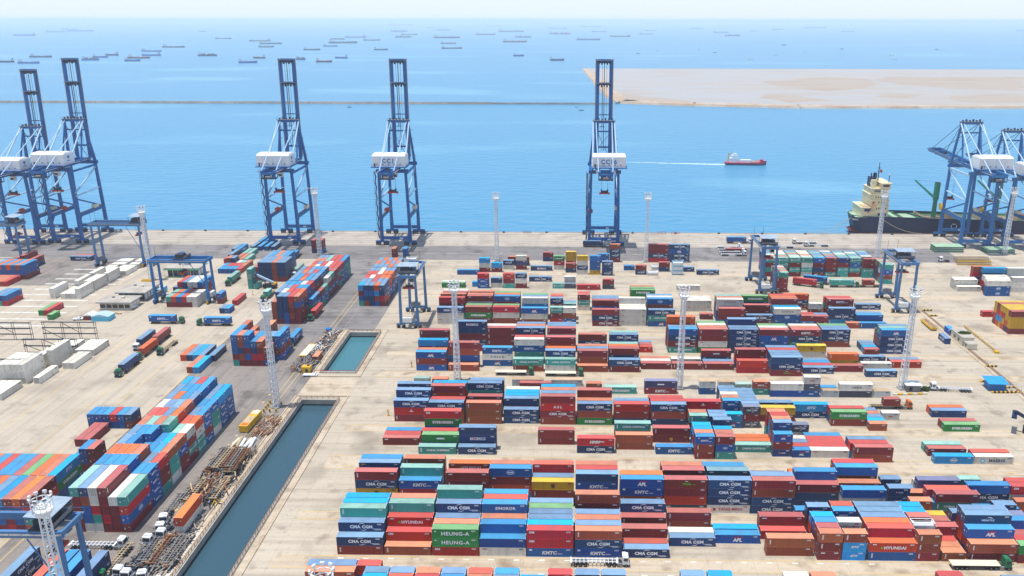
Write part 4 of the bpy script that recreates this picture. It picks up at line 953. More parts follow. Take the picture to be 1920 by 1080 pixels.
r2 = place(copy_tree(r1), 276.0, RAIL_Y, 0, 'mid blue quay crane with lowered boom at the right picture edge'); r2.scale = (1, 1, .93)

# ---------------------------------------------------------------- rubber-tyred yard gantries (span along local y)
def gantry(K, label, span=22.0, ht=24.0, ty=6.0, roof=True):
    root = empty('yard_gantry'); tag(root, label, 'gantry crane', 'yard gantry cranes straddling the stacks'); a = 3.9; s = span/2
    for sy in (-1, 1):
        for sx in (-1, 1):
            b = MB(); b.taper((sx*a, sy*s, 2.6), (sx*(a-.3), sy*s, ht), 1.25, .95, K, 1.0, .8); b.build('leg', root)
            b = MB(); b.bar((sx*a-1.9, sy*s, 1.9), (sx*a+1.9, sy*s, 1.9), 1.0, K, .8)
            for q in (-1.15, 1.15): b.tube((sx*a+q, sy*s-.45, .85), (sx*a+q, sy*s+.45, .85), .85, 'rubber', n=12)
            b.box((sx*(a+1.9), sy*s, .6), (.5, 1.0, 1.4), 'yellow' if sy < 0 else K); b.build('wheel_bogie', root)
        b = MB(); b.bar((-a-.4, sy*s, 2.7), (a+.4, sy*s, 2.7), 1.0, K, 1.1)
        b.box((-.8, sy*s-.9, 3.2), (4.2, 1.4, 2.2), 'white' if sy < 0 else 'grey_steel'); b.box((1.9, sy*s-.7, 1.2), (1.4, .9, 1.4), 'grey_steel'); b.build('sill_beam', root)
    for sx in (-1, 1):
        b = MB(); b.bar((sx*(a-.3), -s-1.2, ht+.6), (sx*(a-.3), s+1.2, ht+.6), .8, K, 1.7)
        b.bar((sx*(a+.6), -s-1.2, ht+.9), (sx*(a+.6), s+1.2, ht+.9), .8, 'grey_steel', .1); b.bar((sx*(a+1.0), -s-1.2, ht+2), (sx*(a+1.0), s+1.2, ht+2), .07, K)
        for i in range(11): y = -s-1.2+i*(span+2.4)/10; b.bar((sx*(a+1.0), y, ht+.9), (sx*(a+1.0), y, ht+2), .07, K)
        b.build('girder', root)
    for sy in (-1, 1):
        b = MB(); b.bar((-a, sy*(s+1), ht+.8), (a, sy*(s+1), ht+.8), .6, K, 1.2); b.build('end_tie', root)
    b = MB(); b.bar((-a, s, 4), (a-.4, -s+.0, 4), .3, K); b.bar((-a, -s, 9), (-a, -s+7, ht-.5), .22, K); b.build('brace', root)
    t = MB(); t.box((0, ty, ht+1.5), (8.4, 5.4, .5), 'dark_steel'); t.box((-1.6, ty, ht+2), (3.4, 3.6, 1.9), 'dark_steel'); t.tube((1.2, ty-1.4, ht+2.8), (1.2, ty+1.4, ht+2.8), .9, 'dark_steel')
    t.box((2.6, ty+1, ht+2), (1.4, 2.2, 1.6), K); t.box((0, ty-2.6, ht+2), (8, .08, 1.0), 'grey_steel')
    tr = t.build('trolley', root)
    if roof:
        b = MB(); b.hexa([(-4.4, ty-3, ht+5.0), (4.4, ty-3, ht+5.0), (4.4, ty+3, ht+5.4), (-4.4, ty+3, ht+5.4), (-4.4, ty-3, ht+5.1), (4.4, ty-3, ht+5.1), (4.4, ty+3, ht+5.5), (-4.4, ty+3, ht+5.5)], 'canopy_sheet')
        for x in (-4.1, 4.1):
            for y in (-2.7, 2.7): b.bar((x, ty+y, ht+1.9), (x, ty+y, ht+5.2), .14, 'grey_steel')
        b.build('canopy', tr)
    b = MB(); b.box((1.6, ty-1.5, ht-2.6), (2.3, 2.2, 2.5), 'white'); b.box((1.6, ty-2.63, ht-2.2), (2.0, .05, 1.5), 'glass'); b.build('cab', tr)
    b = MB(); b.box((0, ty, ht-6.2), (6.1, 1.9, .7), 'red'); b.box((0, ty, ht-5.5), (3, 1.4, .9), 'dark_steel')
    for x in (-1.8, 1.8):
        for y in (-.6, .6): b.tube((x, ty+y, ht-5.5), (x, ty+y, ht+1.5), .05, 'dark_steel', n=4)
    b.build('spreader', tr)
    b = MB(); 
    for x in (-2.8, 2.0): b.bar((x, s, ht+1.4), (x, s, ht+6.5), .1, 'dark_steel')
    b.build('antenna', root)
    return root
g1 = place(gantry('pale_blue_steel', 'pale blue yard gantry standing right of the water basin', ty=-7), -73.8, 363.8)
place(copy_tree(g1), 100.6, 417.5, .04, 'pale blue yard gantry left of the teal container block')
g3 = gantry('pale_blue_steel', 'pale blue yard gantry at the right end of teal container block', ty=-3); place(g3, 160.8, 389.5)
gl = gantry('pale_blue_steel', 'pale blue yard gantry over white boxes in the far-left yard', span=27, ty=-11.5); place(gl, -257.5, 452, R(90))
place(copy_tree(gl), -325.5, 449, R(90), 'pale blue yard gantry in front of the left-edge quay cranes')
place(gantry('bright_blue_steel', 'bright blue roofless gantry straddling multicoloured stacks left of centre', span=26.5, ht=21, ty=-1, roof=False), -193.4, 389, R(90))
_p = at(128, 985, 25)
place(gantry('pale_blue_steel', 'blue yard gantry cut off by the bottom left corner', span=26, ht=24.5, ty=-9.5), _p.x-13.2, _p.y, R(90))

# ---------------------------------------------------------------- lattice light masts
def mast_mesh():
    b = MB(); H = 38.5; n = 19; w0, w1 = 1.0, .62
    def c(i): t = i/n; return w0+(w1-w0)*t, H*t
    for i in range(n):
        (wa, za), (wb, zb) = c(i), c(i+1); q = [(-1, -1), (1, -1), (1, 1), (-1, 1)]
        for j in range(4):
            p, r = q[j], q[(j+1) % 4]
            b.bar((p[0]*wa, p[1]*wa, za), (p[0]*wb, p[1]*wb, zb), .28, 'white'); b.bar((p[0]*wb, p[1]*wb, zb), (r[0]*wb, r[1]*wb, zb), .2, 'white')
            if i % 2 == j % 2: b.bar((p[0]*wa, p[1]*wa, za), (r[0]*wb, r[1]*wb, zb), .11, 'white')
    b.bar((.2, -.5, 0), (.2, -.3, H), .3, 'white', .08)
    b.box((0, 0, 0), (3, 3, .5), 'concrete_grey'); return b.mesh('lattice')
def mast_head():
    b = MB(); n = 12
    for z, r in ((37.4, 1.9), (38.6, 2.0), (39.7, 2.0)):
        for i in range(n):
            t, u = 2*math.pi*i/n, 2*math.pi*(i+1)/n
            b.bar((r*math.cos(t), r*math.sin(t), z), (r*math.cos(u), r*math.sin(u), z), .16 if z > 38 else .3, 'white')
            if z > 38: b.bar((r*math.cos(t), r*math.sin(t), z-1.1), (r*math.cos(t), r*math.sin(t), z), .1, 'white')
    b.prism([(1.9*math.cos(2*math.pi*i/n), 1.9*math.sin(2*math.pi*i/n)) for i in range(n)], 37.5, 37.7, 'white')
    b.box((0, 0, 36.2), (2.2, 2.2, 1.2), 'white'); return b.mesh('head_platform')
def lamp_mesh():
    b = MB(); b.bar((0, 0, 0), (0, 0, .8), .12, 'white'); b.box((0, .1, .7), (.75, .35, .62), 'white'); b.box((0, .3, .76), (.62, .06, .5), 'grey_steel'); return b.mesh('floodlight')
_mm, _mh, _ml = mast_mesh(), mast_head(), lamp_mesh()
def mast(x, y, label):
    r_ = empty('light_mast', (x, y, 0), rg.uniform(-.15, .15)); tag(r_, label, 'light mast', 'white lattice floodlight masts in the yard')
    obj('lattice', _mm, r_); obj('head_platform', _mh, r_)
    for i in range(8): t = 2*math.pi*(i+.3)/8; obj('floodlight', _ml, r_, (2.0*math.cos(t), 2.0*math.sin(t), 39.5), t-math.pi/2)
for px, py, lb in ((518.5, 763, 'white lattice light mast at the near end of the canal road bollards'), (858, 714, 'white lattice light mast left behind the fourth right container block'), (1273.5, 728.5, 'white lattice light mast in the middle of the damaged-box row'),
                   (1691, 729, 'white lattice light mast right of the damaged-box row'), (932, 490, 'white lattice light mast on quay road between the basin and CC16 crane'), (1211, 491, 'white lattice light mast just right of the CC16 crane'), (285, 525, 'white lattice light mast beside the far-left gantry'),
                   (600, 478, 'white lattice light mast before the maroon corner stack'), (1643.7, 485, 'white lattice light mast in front of the moored ship stern'), (1882.5, 477, 'white lattice light mast among the pale blue quay cranes')):
    p = at(px, py, 0); mast(p.x, p.y, lb)
mast(xat(78, 147, 38.5), 147, 'white lattice light mast over the bottom left corner gantry')
p = at(604, 1083, 39); mast(p.x, p.y, 'white lattice light mast rising past bottom edge, only its head shows')
# ---------------------------------------------------------------- trucks and trailers
def wheel_mesh():
    b = MB(); b.tube((0, -.28, 0), (0, .28, 0), .5, 'rubber', n=12); b.tube((0, -.30, 0), (0, .30, 0), .24, 'grey_steel', n=8); return b.mesh('wheel')
_wh = wheel_mesh()
def tractor(colk):
    r = empty('truck_tractor')
    b = MB(); b.box((0, 0, .55), (6.2, .9, .3), 'dark_steel'); b.box((-1.6, 0, .85), (1.6, 1.0, .35), 'dark_steel'); b.box((.55, 1.0, .5), (1.2, .5, .55), 'grey_steel'); b.box((.55, -1.0, .5), (1.2, .5, .55), 'grey_steel'); b.box((3.05, 0, .4), (.25, 2.4, .5), 'dark_steel'); b.build('chassis', r)
    b = MB(); b.hexa([(1.25, -1.2, .8), (3.1, -1.22, .8), (3.1, 1.22, .8), (1.25, 1.2, .8), (1.3, -1.15, 3.0), (2.75, -1.1, 2.95), (2.75, 1.1, 2.95), (1.3, 1.15, 3.0)], colk)
    b.box((1.7, 0, 2.97), (1.0, 1.9, .28), colk); b.box((3.13, 0, .95), (.06, 1.7, .35), 'dark_steel')
    for s in (-1, 1): b.box((3.0, s*1.38, 1.9), (.12, .22, .5), 'dark_steel'); b.box((3.13, s*.95, 1.0), (.06, .35, .25), 'text_white')
    c = b.build('cab', r)
    b = MB(); b.hexa([(3.04, -1.02, 1.75), (3.06, -1.02, 1.74), (3.06, 1.02, 1.74), (3.04, 1.02, 1.75), (2.84, -.98, 2.7), (2.86, -.98, 2.7), (2.86, .98, 2.7), (2.84, .98, 2.7)], 'glass')
    b.build('windscreen', c)
    for s in (-1, 1): w = MB(); w.box((2.1, s*1.19, 1.85), (1.0, .05, .75), 'glass'); w.build('side_window', c)
    for x in (2.3, -.9, -2.2):
        for s in (-1, 1): obj('wheel', _wh, r, (x, s*.98, .5))
    return r
def trailer(kd, k='tan'):
    r = empty('trailer'); b = MB()
    for s in (-1, 1): b.box((0, s*.5, .95), (12.2, .2, .38), k)
    for i in range(12): b.box((-5.8+i*1.05, 0, 1.08), (.16, 2.2, .16), k)
    for x in (-6.05, 6.05): b.box((x, 0, 1.05), (.28, 2.4, .3), k)
    for s in (-1, 1): b.box((2.6, s*.8, .1), (.16, .16, .9), 'dark_steel')
    b.box((-3.6, 0, .65), (3.8, 1.0, .25), 'dark_steel'); b.build('frame', r)
    if kd == 'flat':
        b = MB(); b.box((0, 0, 1.36), (12.3, 2.45, .1), 'off_white'); b.box((0, -1.2, 1.2), (12.3, .08, .16), 'dark_steel'); b.build('deck', r)
    for x in (-2.3, -3.6, -4.9):
        for s in (-1, 1): obj('wheel', _wh, r, (x, s*.98, .5))
    return r
TP, PT = {}, {}
CABN = {'white': 'white', 'green': 'green', 'orange': 'orange'}
for px, py, hd, cab, kd, ld, where in TRUCKS:
    p = at(px, py, 0); d = dirv(hd); a = R(hd)
    kq = (kd, 'white' if (kd == 'skel' and cab == 'white' and not ld) else 'tan')
    if kq not in PT: PT[kq] = t = trailer(*kq)
    else: t = copy_tree(PT[kq])
    t.location = p; t.rotation_euler = (0, 0, a)
    tag(t, ('flat-decked' if kd == 'flat' else 'skeletal')+' trailer '+('loaded, ' if ld else 'empty, ')+where, 'trailer', 'trailers hitched to trucks')
    if cab not in TP: TP[cab] = t = tractor(cab)
    else: t = copy_tree(TP[cab])
    t.location = p+d*(6.6 if ld.startswith('l') else 6.0); t.rotation_euler = (0, 0, a); tag(t, CABN[cab]+' truck tractor '+where, 'truck', 'trucks in the yard')
# parked skeletal trailers and stacked frames along the canal
bares = [trailer('skel', k_) for k_ in ('worn_grey', 'rust', 'tan', 'grey_steel', 'worn_grey')]; first = list(bares)
def park(x, y, a, z, label, scale=1.0):
    t = first.pop() if first else copy_tree(rg.choice(bares[:4]))
    t.location = (x, y, z); t.rotation_euler = (0, 0, a); tag(t, label, 'trailer', 'skeletal trailers parked along the canal')
for i in range(7): park(-112.6+i*1.6, 184+rg.uniform(-1.2, 1.2), R(90+rg.uniform(-3, 3)), .35*(i % 2), 'skeletal trailer in the nearest parked cluster by the canal')
for i in range(6): park(-112.8+i*1.7, 214+rg.uniform(-1, 1), R(90+rg.uniform(-3, 3)), .35*(i % 2), 'skeletal trailer in the middle parked cluster by the canal')
for k in range(4):
    for i in range(5): park(-112.4+i*1.85+.4*k, 229.5+rg.uniform(-.8, .8), R(90+rg.uniform(-3, 3)), .62*k, 'skeletal trailer stacked in the far pile by canal pipes')
park(-114.6, 205, R(92), 0, 'lone skeletal trailer beside the orange canal-edge container')
for x, y, lb in ((-113.6, 176.2, 'white tractor nearest the bottom edge in canal parking'), (-111.2, 175.0, 'white tractor second from bottom edge in canal parking'), (-107.5, 174.6, 'white tractor by the canal wall at the bottom edge'), (-110.6, 192.4, 'white tractor facing away before the orange canal-edge container'),
                 (-112.9, 189.6, 'white tractor left of the middle canal parking gap'), (-112.7, 195.2, 'white tractor beside the orange canal-edge container'), (-113.8, 199.3, 'white tractor with red bumper by the orange container')):
    t = copy_tree(TP['white']); t.location = (x, y, 0); t.rotation_euler = (0, 0, R(-90+rg.uniform(-12, 12))); tag(t, lb, 'truck', 'trucks in the yard')
# white pipes, scrap, covered barge-like trailer, bollards, generator
for i in range(5):
    b = MB(); x = -111.6+i*1.5; y = 241.5+rg.uniform(-1.5, 1.5); a = R(90+rg.uniform(-9, 9)); v = dirv(math.degrees(a))*4.6
    b.tube(Vector((x, y, .6))-v, Vector((x, y, .6))+v, .55, ['off_white', 'tan', 'white', 'white', 'white'][i], n=12); tag(b.build('pipe'), 'large '+['cream', 'rusty tan', 'white', 'white', 'thin white'][i]+' pipe lying '+['leftmost', 'second from left', 'third from left', 'fourth from left', 'rightmost'][i]+' in the canal pipe row', 'pipe', 'pipes lying by the canal')
def scrap(name, x0, x1, y0, y1, n, mats, seed, label, h=.9):
    q = random.Random(seed); b = MB()
    for i in range(n):
        x, y = q.uniform(x0, x1), q.uniform(y0, y1); a = R(90+q.uniform(-35, 35)) if q.random() < .8 else q.uniform(0, 3); L = q.uniform(.6, 2.6); z = q.uniform(0, h)
        v = Vector((math.cos(a)*L, math.sin(a)*L, q.uniform(-.1, .15))); p = Vector((x, y, z+.12)); b.bar(p-v, p+v, q.uniform(.1, .4), q.choice(mats), q.uniform(.1, .3))
        if z > .3: b.box((x, y, 0), (.2, .2, z), 'dark_steel')
    b.box(((x0+x1)/2, (y0+y1)/2, .0), (x1-x0, y1-y0, .06), 'grey_steel'); o = b.build(name); tag(o, label, 'scrap', kind='stuff'); return o
scrap('scrap_metal', -108.3, -102.3, 249, 262, 260, ['rust', 'rust', 'grey_steel', 'tan'], 5, 'rusty scrap bars heaped by the canal', .8)
scrap('scrap_metal', -112.3, -104.0, 303, 321, 320, ['grey_steel', 'dark_steel', 'worn_grey', 'grey_steel', 'rust'], 6, 'grey scrap parts along the basin', 1.0)
scrap('scrap_metal', -110.0, -104.2, 321.5, 347, 320, ['grey_steel', 'dark_steel', 'white', 'rust', 'tan'], 7, 'scrap strip beside the basin far half', .9)
scrap('scrap_metal', -112.4, -103.4, 193, 201, 60, ['grey_steel', 'dark_steel', 'worn_grey'], 8, 'loose parts between parked tractors', .7)
scrap('scrap_metal', -112, -103, 206, 209, 40, ['dark_steel', 'yellow', 'grey_steel'], 9, 'dark and yellow parts behind the orange container', 1.0)
scrap('scrap_metal', -113.4, -102.2, 177, 192, 200, ['rust', 'grey_steel', 'dark_steel', 'dark_steel', 'worn_grey'], 15, 'scrap parts among the nearest parked trailers', 1.3)
scrap('scrap_metal', -113.2, -102.6, 209, 238, 380, ['rust', 'grey_steel', 'dark_steel', 'rust', 'dark_steel', 'worn_grey', 'tan'], 16, 'scrap parts among the stacked trailers by the canal', 1.8)
b = MB(); b.hexa([(-1.5, -6, .3), (1.5, -6, .3), (1.5, 6, .3), (-1.5, 6, .3), (-1.5, -6, 2.6), (1.5, -6, 2.6), (1.5, 6, 2.6), (-1.5, 6, 2.6)], 'yellow'); b.box((0, -1, 2.61), (2.6, 5, .03), 'tan'); b.box((0, 4.6, 2.62), (2.4, 2.6, .03), 'off_white'); b.box((0, -4.6, 2.62), (2.2, 1.6, .03), 'orange')
for x in (-1, 1):
    for y in (-5, 0, 5): b.box((x, y, 0), (.3, .3, .3), 'dark_steel')
o = b.build('yellow_container'); place(o, -111.3, 257.0, R(-3)); tag(o, 'yellow weathered flat-topped container beside rusty scrap by canal', 'container')
b = MB(); b.hexa([(-1.3, -6.5, .5), (1.3, -6.5, .5), (1.3, 6.5, .5), (-1.3, 6.5, .5), (-1.6, -6.8, 1.4), (1.6, -6.8, 1.4), (1.6, 6.8, 1.4), (-1.6, 6.8, 1.4)], 'off_white'); b.box((0, -6.4, .9), (3, .7, .55), 'yellow'); b.box((0, 6.4, .9), (3, .7, .55), 'yellow'); b.box((0, 0, 0), (2, 9, .5), 'dark_steel')
o = b.build('flat_rack'); place(o, -111.4, 322.5, R(-2)); tag(o, 'white flat rack with yellow ends beside the basin scrap', 'flat rack')
b = MB(); b.box((0, 0, .25), (3.4, 2.8, 2.5), 'yellow'); b.box((-1.72, 0, .7), (.06, 2, 1.6), 'dark_steel'); b.box((.3, -1.42, .5), (.9, .06, 1.5), 'dark_steel'); b.box((0, 0, 0), (3.0, 2.4, .25), 'dark_steel'); b.box((.6, .4, 2.75), (1, .8, .25), 'dark_steel')
o = b.build('generator'); p = at(576, 698, 0); place(o, p.x, p.y); tag(o, 'yellow generator box at the near corner of the basin', 'generator')
b = MB(); b.box((0, 0, .5), (5.6, 2.0, .3), 'white'); b.box((0, 0, 0), (4.8, 1.6, .5), 'dark_steel'); b.box((2.2, 0, .8), (.3, 1.8, .5), 'stay_white'); o = b.build('dolly'); p = at(582, 705, 0); place(o, p.x, p.y); tag(o, 'low white dolly in front of the yellow generator', 'dolly')
b = MB(); b.tube((0, 0, 0), (0, 0, 1.6), 1.3, 'bright_blue_steel', 1.3, 14); b.tube((0, 0, 1.6), (0, 0, 1.7), 1.4, 'bright_blue_steel', 1.1, 14); o = b.build('tank'); p = at(617, 622, 0); place(o, p.x, p.y); tag(o, 'small round blue tank beside the basin scrap strip', 'tank')
bl = MB(); bl.tube((0, 0, 0), (0, 0, 1.5), .32, 'yellow', n=10); bl.tube((0, 0, .7), (0, 0, .95), .335, 'dark_steel', n=10); bl.tube((0, 0, 1.5), (0, 0, 1.6), .32, 'yellow', .1, 10); blm = bl.mesh('bollard')
for px, py in ((495, 773), (499, 767), (503, 763), (507, 757), (506, 773), (518, 773), (528, 760)):
    p = at(px, py, 0); o = obj('bollard', blm, None, p); tag(o, 'yellow bollard guarding the light mast beside the canal', 'bollard', 'yellow bollards round the canal light mast')
def put_short(x, y, sz, k, rot, label):
    o = obj('container', cmesh('b', sz, k), None, (x, y, 0), R(rot)); obj('roof', cmesh('r', sz, k), o); obj('door', cmesh('d', sz, k), o); obj('lettering', lmesh('C' if k == 'n' else '-', sz, k), o); tag(o, label, 'container', 'loose containers'); return o
p = at(593, 678, 0); put_short(p.x, p.y+2, 2, 'x', 90, 'rust-brown small container standing in the basin scrap')
# tank containers: a white cylinder in an open frame
def tank_box(x, y, z, k, label):
    r = empty('tank_container', (x, y, z)); tag(r, label, 'tank', 'white tank containers'); L = 6.06
    b = MB()
    for sx in (-1, 1):
        for sy in (-1, 1): b.bar((sx*(L/2-.1), sy*1.12, 0), (sx*(L/2-.1), sy*1.12, 2.6), .18, k)
        for zz in (.1, 2.5): b.bar((sx*(L/2-.1), -1.12, zz), (sx*(L/2-.1), 1.12, zz), .18, k)
    for sy in (-1, 1):
        for zz in (.1, 2.5): b.bar((-L/2+.1, sy*1.12, zz), (L/2-.1, sy*1.12, zz), .14, k)
    b.build('frame', r); b = MB(); b.tube((-L/2+.3, 0, 1.3), (L/2-.3, 0, 1.3), 1.12, 'white', n=16); b.box((0, 0, 2.42), (4.5, .6, .08), 'grey_steel'); b.build('tank', r)
y = 184.5+2.6*2; tank_box(xat(1711, y, 8)+3.1, y+1.22, 2*CH, 'white', 'white tank container on top of a stack, lower right of the front block')
for i, (px, py, n, k) in enumerate(((1224, 517, 1, 'white'), (1231, 506, 1, 'white'), (1270, 516, 3, 'text_cyan'))):
    p = at(px, py, 0)
    for j in range(n): tank_box(p.x, p.y+1.3, j*2.62, k, (['white-framed tank container standing nearer, quay-road row', 'white-framed tank container standing farther, quay-road row'][i] if n == 1 else ['lowest', 'middle', 'topmost'][j]+' cyan-framed tank container in the quay-road stack'))
p = at(772, 490, 0); tank_box(p.x, p.y, 0, 'white', 'white-framed tank container behind the long road block')
# canal railings
def rail(name, pts, h, k, label, n=1.8, dbl=True):
    b = MB()
    for a, c in zip(pts[:-1], pts[1:]):
        a, c = Vector((*a, .35)), Vector((*c, .35)); m = max(1, int((c-a).length/n)); U = Vector((0, 0, 1))
        b.bar(a+U*h, c+U*h, .13, k)
        if dbl: b.bar(a+U*h*.5, c+U*h*.5, .09, k)
        for i in range(m+1): q = a+(c-a)*i/m; b.bar(q, q+U*h, .1, k)
    tag(b.build(name), label, 'railing')
rail('railing', [(CX0-.6, 60), (CX0-.6, 277.2), (CX1+.6, 277.2), (CX1+.6, 60)], 1.1, 'rust', 'rusty railing running round the long canal')
rail('railing', [(CX0-.6, 302), (CX0-.6, 346.8), (CX1+.6, 346.8), (CX1+.6, 302)], 1.1, 'rust', 'rusty railing round three sides of the water basin')
rail('pipe_rail', [(CX0-3, 301.5), (CX1+.5, 301.5)], .8, 'red', 'red pipe barrier across the near end of the basin', 3, False)
b = MB()
for x in (CX0-3.4, CX1+3.0):
    for y0, y1 in ((60, 280), (298, 350)): b.box((x, (y0+y1)/2, 0), (.5, y1-y0, .3), 'runway')
b.box(((CX0+CX1)/2, 280.2, 0), (CX1-CX0+7, .5, .3), 'runway'); b.box(((CX0+CX1)/2, 298.0, 0), (CX1-CX0+7, .5, .3), 'runway'); tag(b.build('kerb'), kind='structure')
for nm, x0, x1, y0, y1 in (('a', CX1+1.0, CX1+2.8, 60, 279.9), ('b', CX0-3.1, CX0-1.0, 60, 279.9), ('c', CX1+1.0, CX1+2.8, 298.3, 350), ('d', CX0-3.1, CX0-1.0, 298.3, 350)): sheet('canal_path', x0, x1, y0, y1, .02, 'runway')
sheet('canal_bridge', CX0-3, CX1+3, 281, 297.5, .02, 'runway')

# ---------------------------------------------------------------- buildings, sheds, frames
def office(name, x, y, w, d, h, label, dark_front=False, rz=0):
    r = empty(name, (x, y, 0), rz); tag(r, label, 'building'); b = MB(); b.box((0, 0, 0), (w, d, h), 'concrete_grey' if dark_front else 'off_white'); b.build('wall', r)
    b = MB(); b.box((0, 0, h+.003), (w+2.4, d+2.4, .45), 'concrete_grey'); b.box((0, 0, h+.45), (w+1.8, d+1.8, .08), 'roofing'); b.box((w*.1, d*.1, h+.52), (1.3, 1.1, .9), 'off_white'); b.box((-w*.25, d*.2, h+.52), (1.1, .9, .6), 'grey_steel'); b.build('roof', r)
    n = max(2, int(w/2.6))
    for i in range(n): q = MB(); q.box((-w/2+w*(i+.5)/n, -d/2-.02, .9 if not dark_front else .5), (w/n-.5, .08, h-1.7 if not dark_front else h-.9), 'glass'); q.build('window', r)
    n = max(2, int(d/3))
    for i in range(n): q = MB(); q.box((w/2+.02, -d/2+d*(i+.5)/n, .8), (.08, d/n-1.0, h-1.4), 'white'); q.build('door', r)
    return r
p = at(232, 563, 0); office('office_building', p.x+5, p.y+6.5, 13, 15, 4.2, 'flat-roofed grey office with glazed front in the left yard', True)
p = at(190, 582, 0); office('office_building', p.x+6.5, p.y+5.5, 15, 9, 3.6, 'low cream flat-roofed office nearest the reefer yard')
p = at(315, 520, 0); office('canteen_building', p.x+8, p.y+6, 17, 9, 4.6, 'long low building with green canopy behind the roofless gantry', True)
b = MB(); b.hexa([(p.x-2, p.y-.6, 4.2), (p.x+18, p.y-.6, 4.2), (p.x+18, p.y+1.3, 4.9), (p.x-2, p.y+1.3, 4.9), (p.x-2, p.y-.6, 4.35), (p.x+18, p.y-.6, 4.35), (p.x+18, p.y+1.3, 5.05), (p.x-2, p.y+1.3, 5.05)], 'green'); b.box((p.x+8, p.y-.5, 0), (18, .3, .5), 'green')
for i in range(5): b.bar((p.x-1.5+i*4.8, p.y-.4, 0), (p.x-1.5+i*4.8, p.y-.4, 4.3), .15, 'white')
tag(b.build('canopy'), 'green sloping canopy along the low building front', 'canopy')
def tent(px, py, w, d, h, k, k2, label):
    p = at(px, py, 0); r = empty('tent', p); tag(r, label, 'tent'); b = MB()
    b.add([(-w/2, 0, h), (0, 0, h*1.45), (w/2, 0, h), (w/2, d, h), (0, d, h*1.45), (-w/2, d, h)], [(0, 1, 4, 5), (1, 2, 3, 4), (0, 2, 1), (5, 4, 3), (0, 5, 3, 2)], k); b.build('roof', r)
    b = MB(); b.box((0, d/2, .0), (w-.3, d-.3, h-.03), k2); b.build('wall', r)
tent(188, 603, 8.5, 6, 2.4, 'stay_white', 'text_cyan', 'pale blue and white tent below the cream office')
tent(166, 601, 5, 5, 2.2, 'white', 'hull_red', 'small white tent with dark red sides left of blue tent')
p = at(298, 553, 0); b = MB(); b.box((0, 0, .4), (2.6, 7, 2.5), 'text_cyan'); b.box((0, -3.53, 1.3), (2.2, .06, 1.2), 'glass'); b.box((0, 0, 2.9), (2.4, 6.6, .1), 'stay_white'); b.box((0, 0, 0), (2.2, 5.6, .4), 'rubber'); o = b.build('bus'); place(o, p.x, p.y+3.5); tag(o, 'turquoise bus parked beside the roofless gantry leg', 'bus')
def car(px, py, a, label, pick=False):
    p = at(px, py, 0); r = empty('parked_car', p, R(a)); tag(r, label, 'car'); b = MB()
    b.box((0, 0, .35), (4.4, 1.75, .55), 'white'); b.hexa([(-1.5 if not pick else -.3, -.8, .9), (1.2, -.8, .9), (1.2, .8, .9), (-1.5 if not pick else -.3, .8, .9), (-1.0 if not pick else 0, -.68, 1.5), (.5, -.68, 1.5), (.5, .68, 1.5), (-1.0 if not pick else 0, .68, 1.5)], 'white'); b.build('body', r)
    b = MB(); b.hexa([(.62, -.7, 1.3), (1.18, -.74, .94), (1.2, .74, .94), (.64, .7, 1.3), (.64, -.7, 1.34), (1.24, -.74, .96), (1.26, .74, .96), (.66, .7, 1.34)], 'glass'); b.build('windscreen', r)
    for x in (-1.4, 1.4):
        for s in (-1, 1): w = MB(); w.tube((x, s*.7, .34), (x, s*.9, .34), .34, 'rubber', n=10); w.build('wheel', r)
car(250, 578, 60, 'white sedan parked beside the planter of cream office'); car(147, 600, 10, 'white pickup truck left of the tents', True)
def bush(name, x, y, z, w, d, h, n, seed, label, cat='plant'):
    q = random.Random(seed); b = MB()
    for i in range(n):
        a, rr = q.uniform(0, 6.28), math.sqrt(q.random()); zz = q.random(); k = math.sqrt(max(0, 1-zz*zz*.8)); c = Vector((x+w*rr*k*math.cos(a), y+d*rr*k*math.sin(a), z+h*zz)); s = q.uniform(.15, .4)
        u = Vector((q.uniform(-1, 1), q.uniform(-1, 1), q.uniform(-.5, 1))).normalized()*s; v = u.cross(Vector((q.uniform(-1, 1), q.uniform(-1, 1), q.uniform(-1, 1)))).normalized()*s*.7
        b.add([c-u, c+v, c+u, c-v], [(0, 1, 2, 3)], 'foliage')
    tag(b.build(name), label, cat)
p = at(238, 580, 0); bush('shrub', p.x, p.y+2, .0, 2.6, 2.2, 1.8, 500, 1, 'green shrubs beside the cream office and white sedan')
for i in range(3): p = at(205+i*9, 586+i*1.5, 0); b = MB(); b.box((p.x, p.y, 0), (2.6, .8, .6), 'yellow' if i < 2 else 'tan'); tag(b.build('barrier'), ['yellow barrier block left below the cream office', 'yellow barrier block centre below the cream office', 'tan barrier block right below the cream office'][i], 'barrier')
for i, (px, py) in enumerate(((278, 527), (292, 533))):
    p = at(px, py, 0); b = MB(); b.box((p.x, p.y, 0), (6.5, 2.4, .9), 'yellow' if i == 0 else 'tan'); b.box((p.x, p.y, .9), (6.0, .4, .3), 'tan'); tag(b.build('spreader_frame'), ['yellow lifting frame at the foot of the left light mast', 'tan lifting frame right of the yellow one'][i], 'lifting frame')
p = at(262, 553, 0)
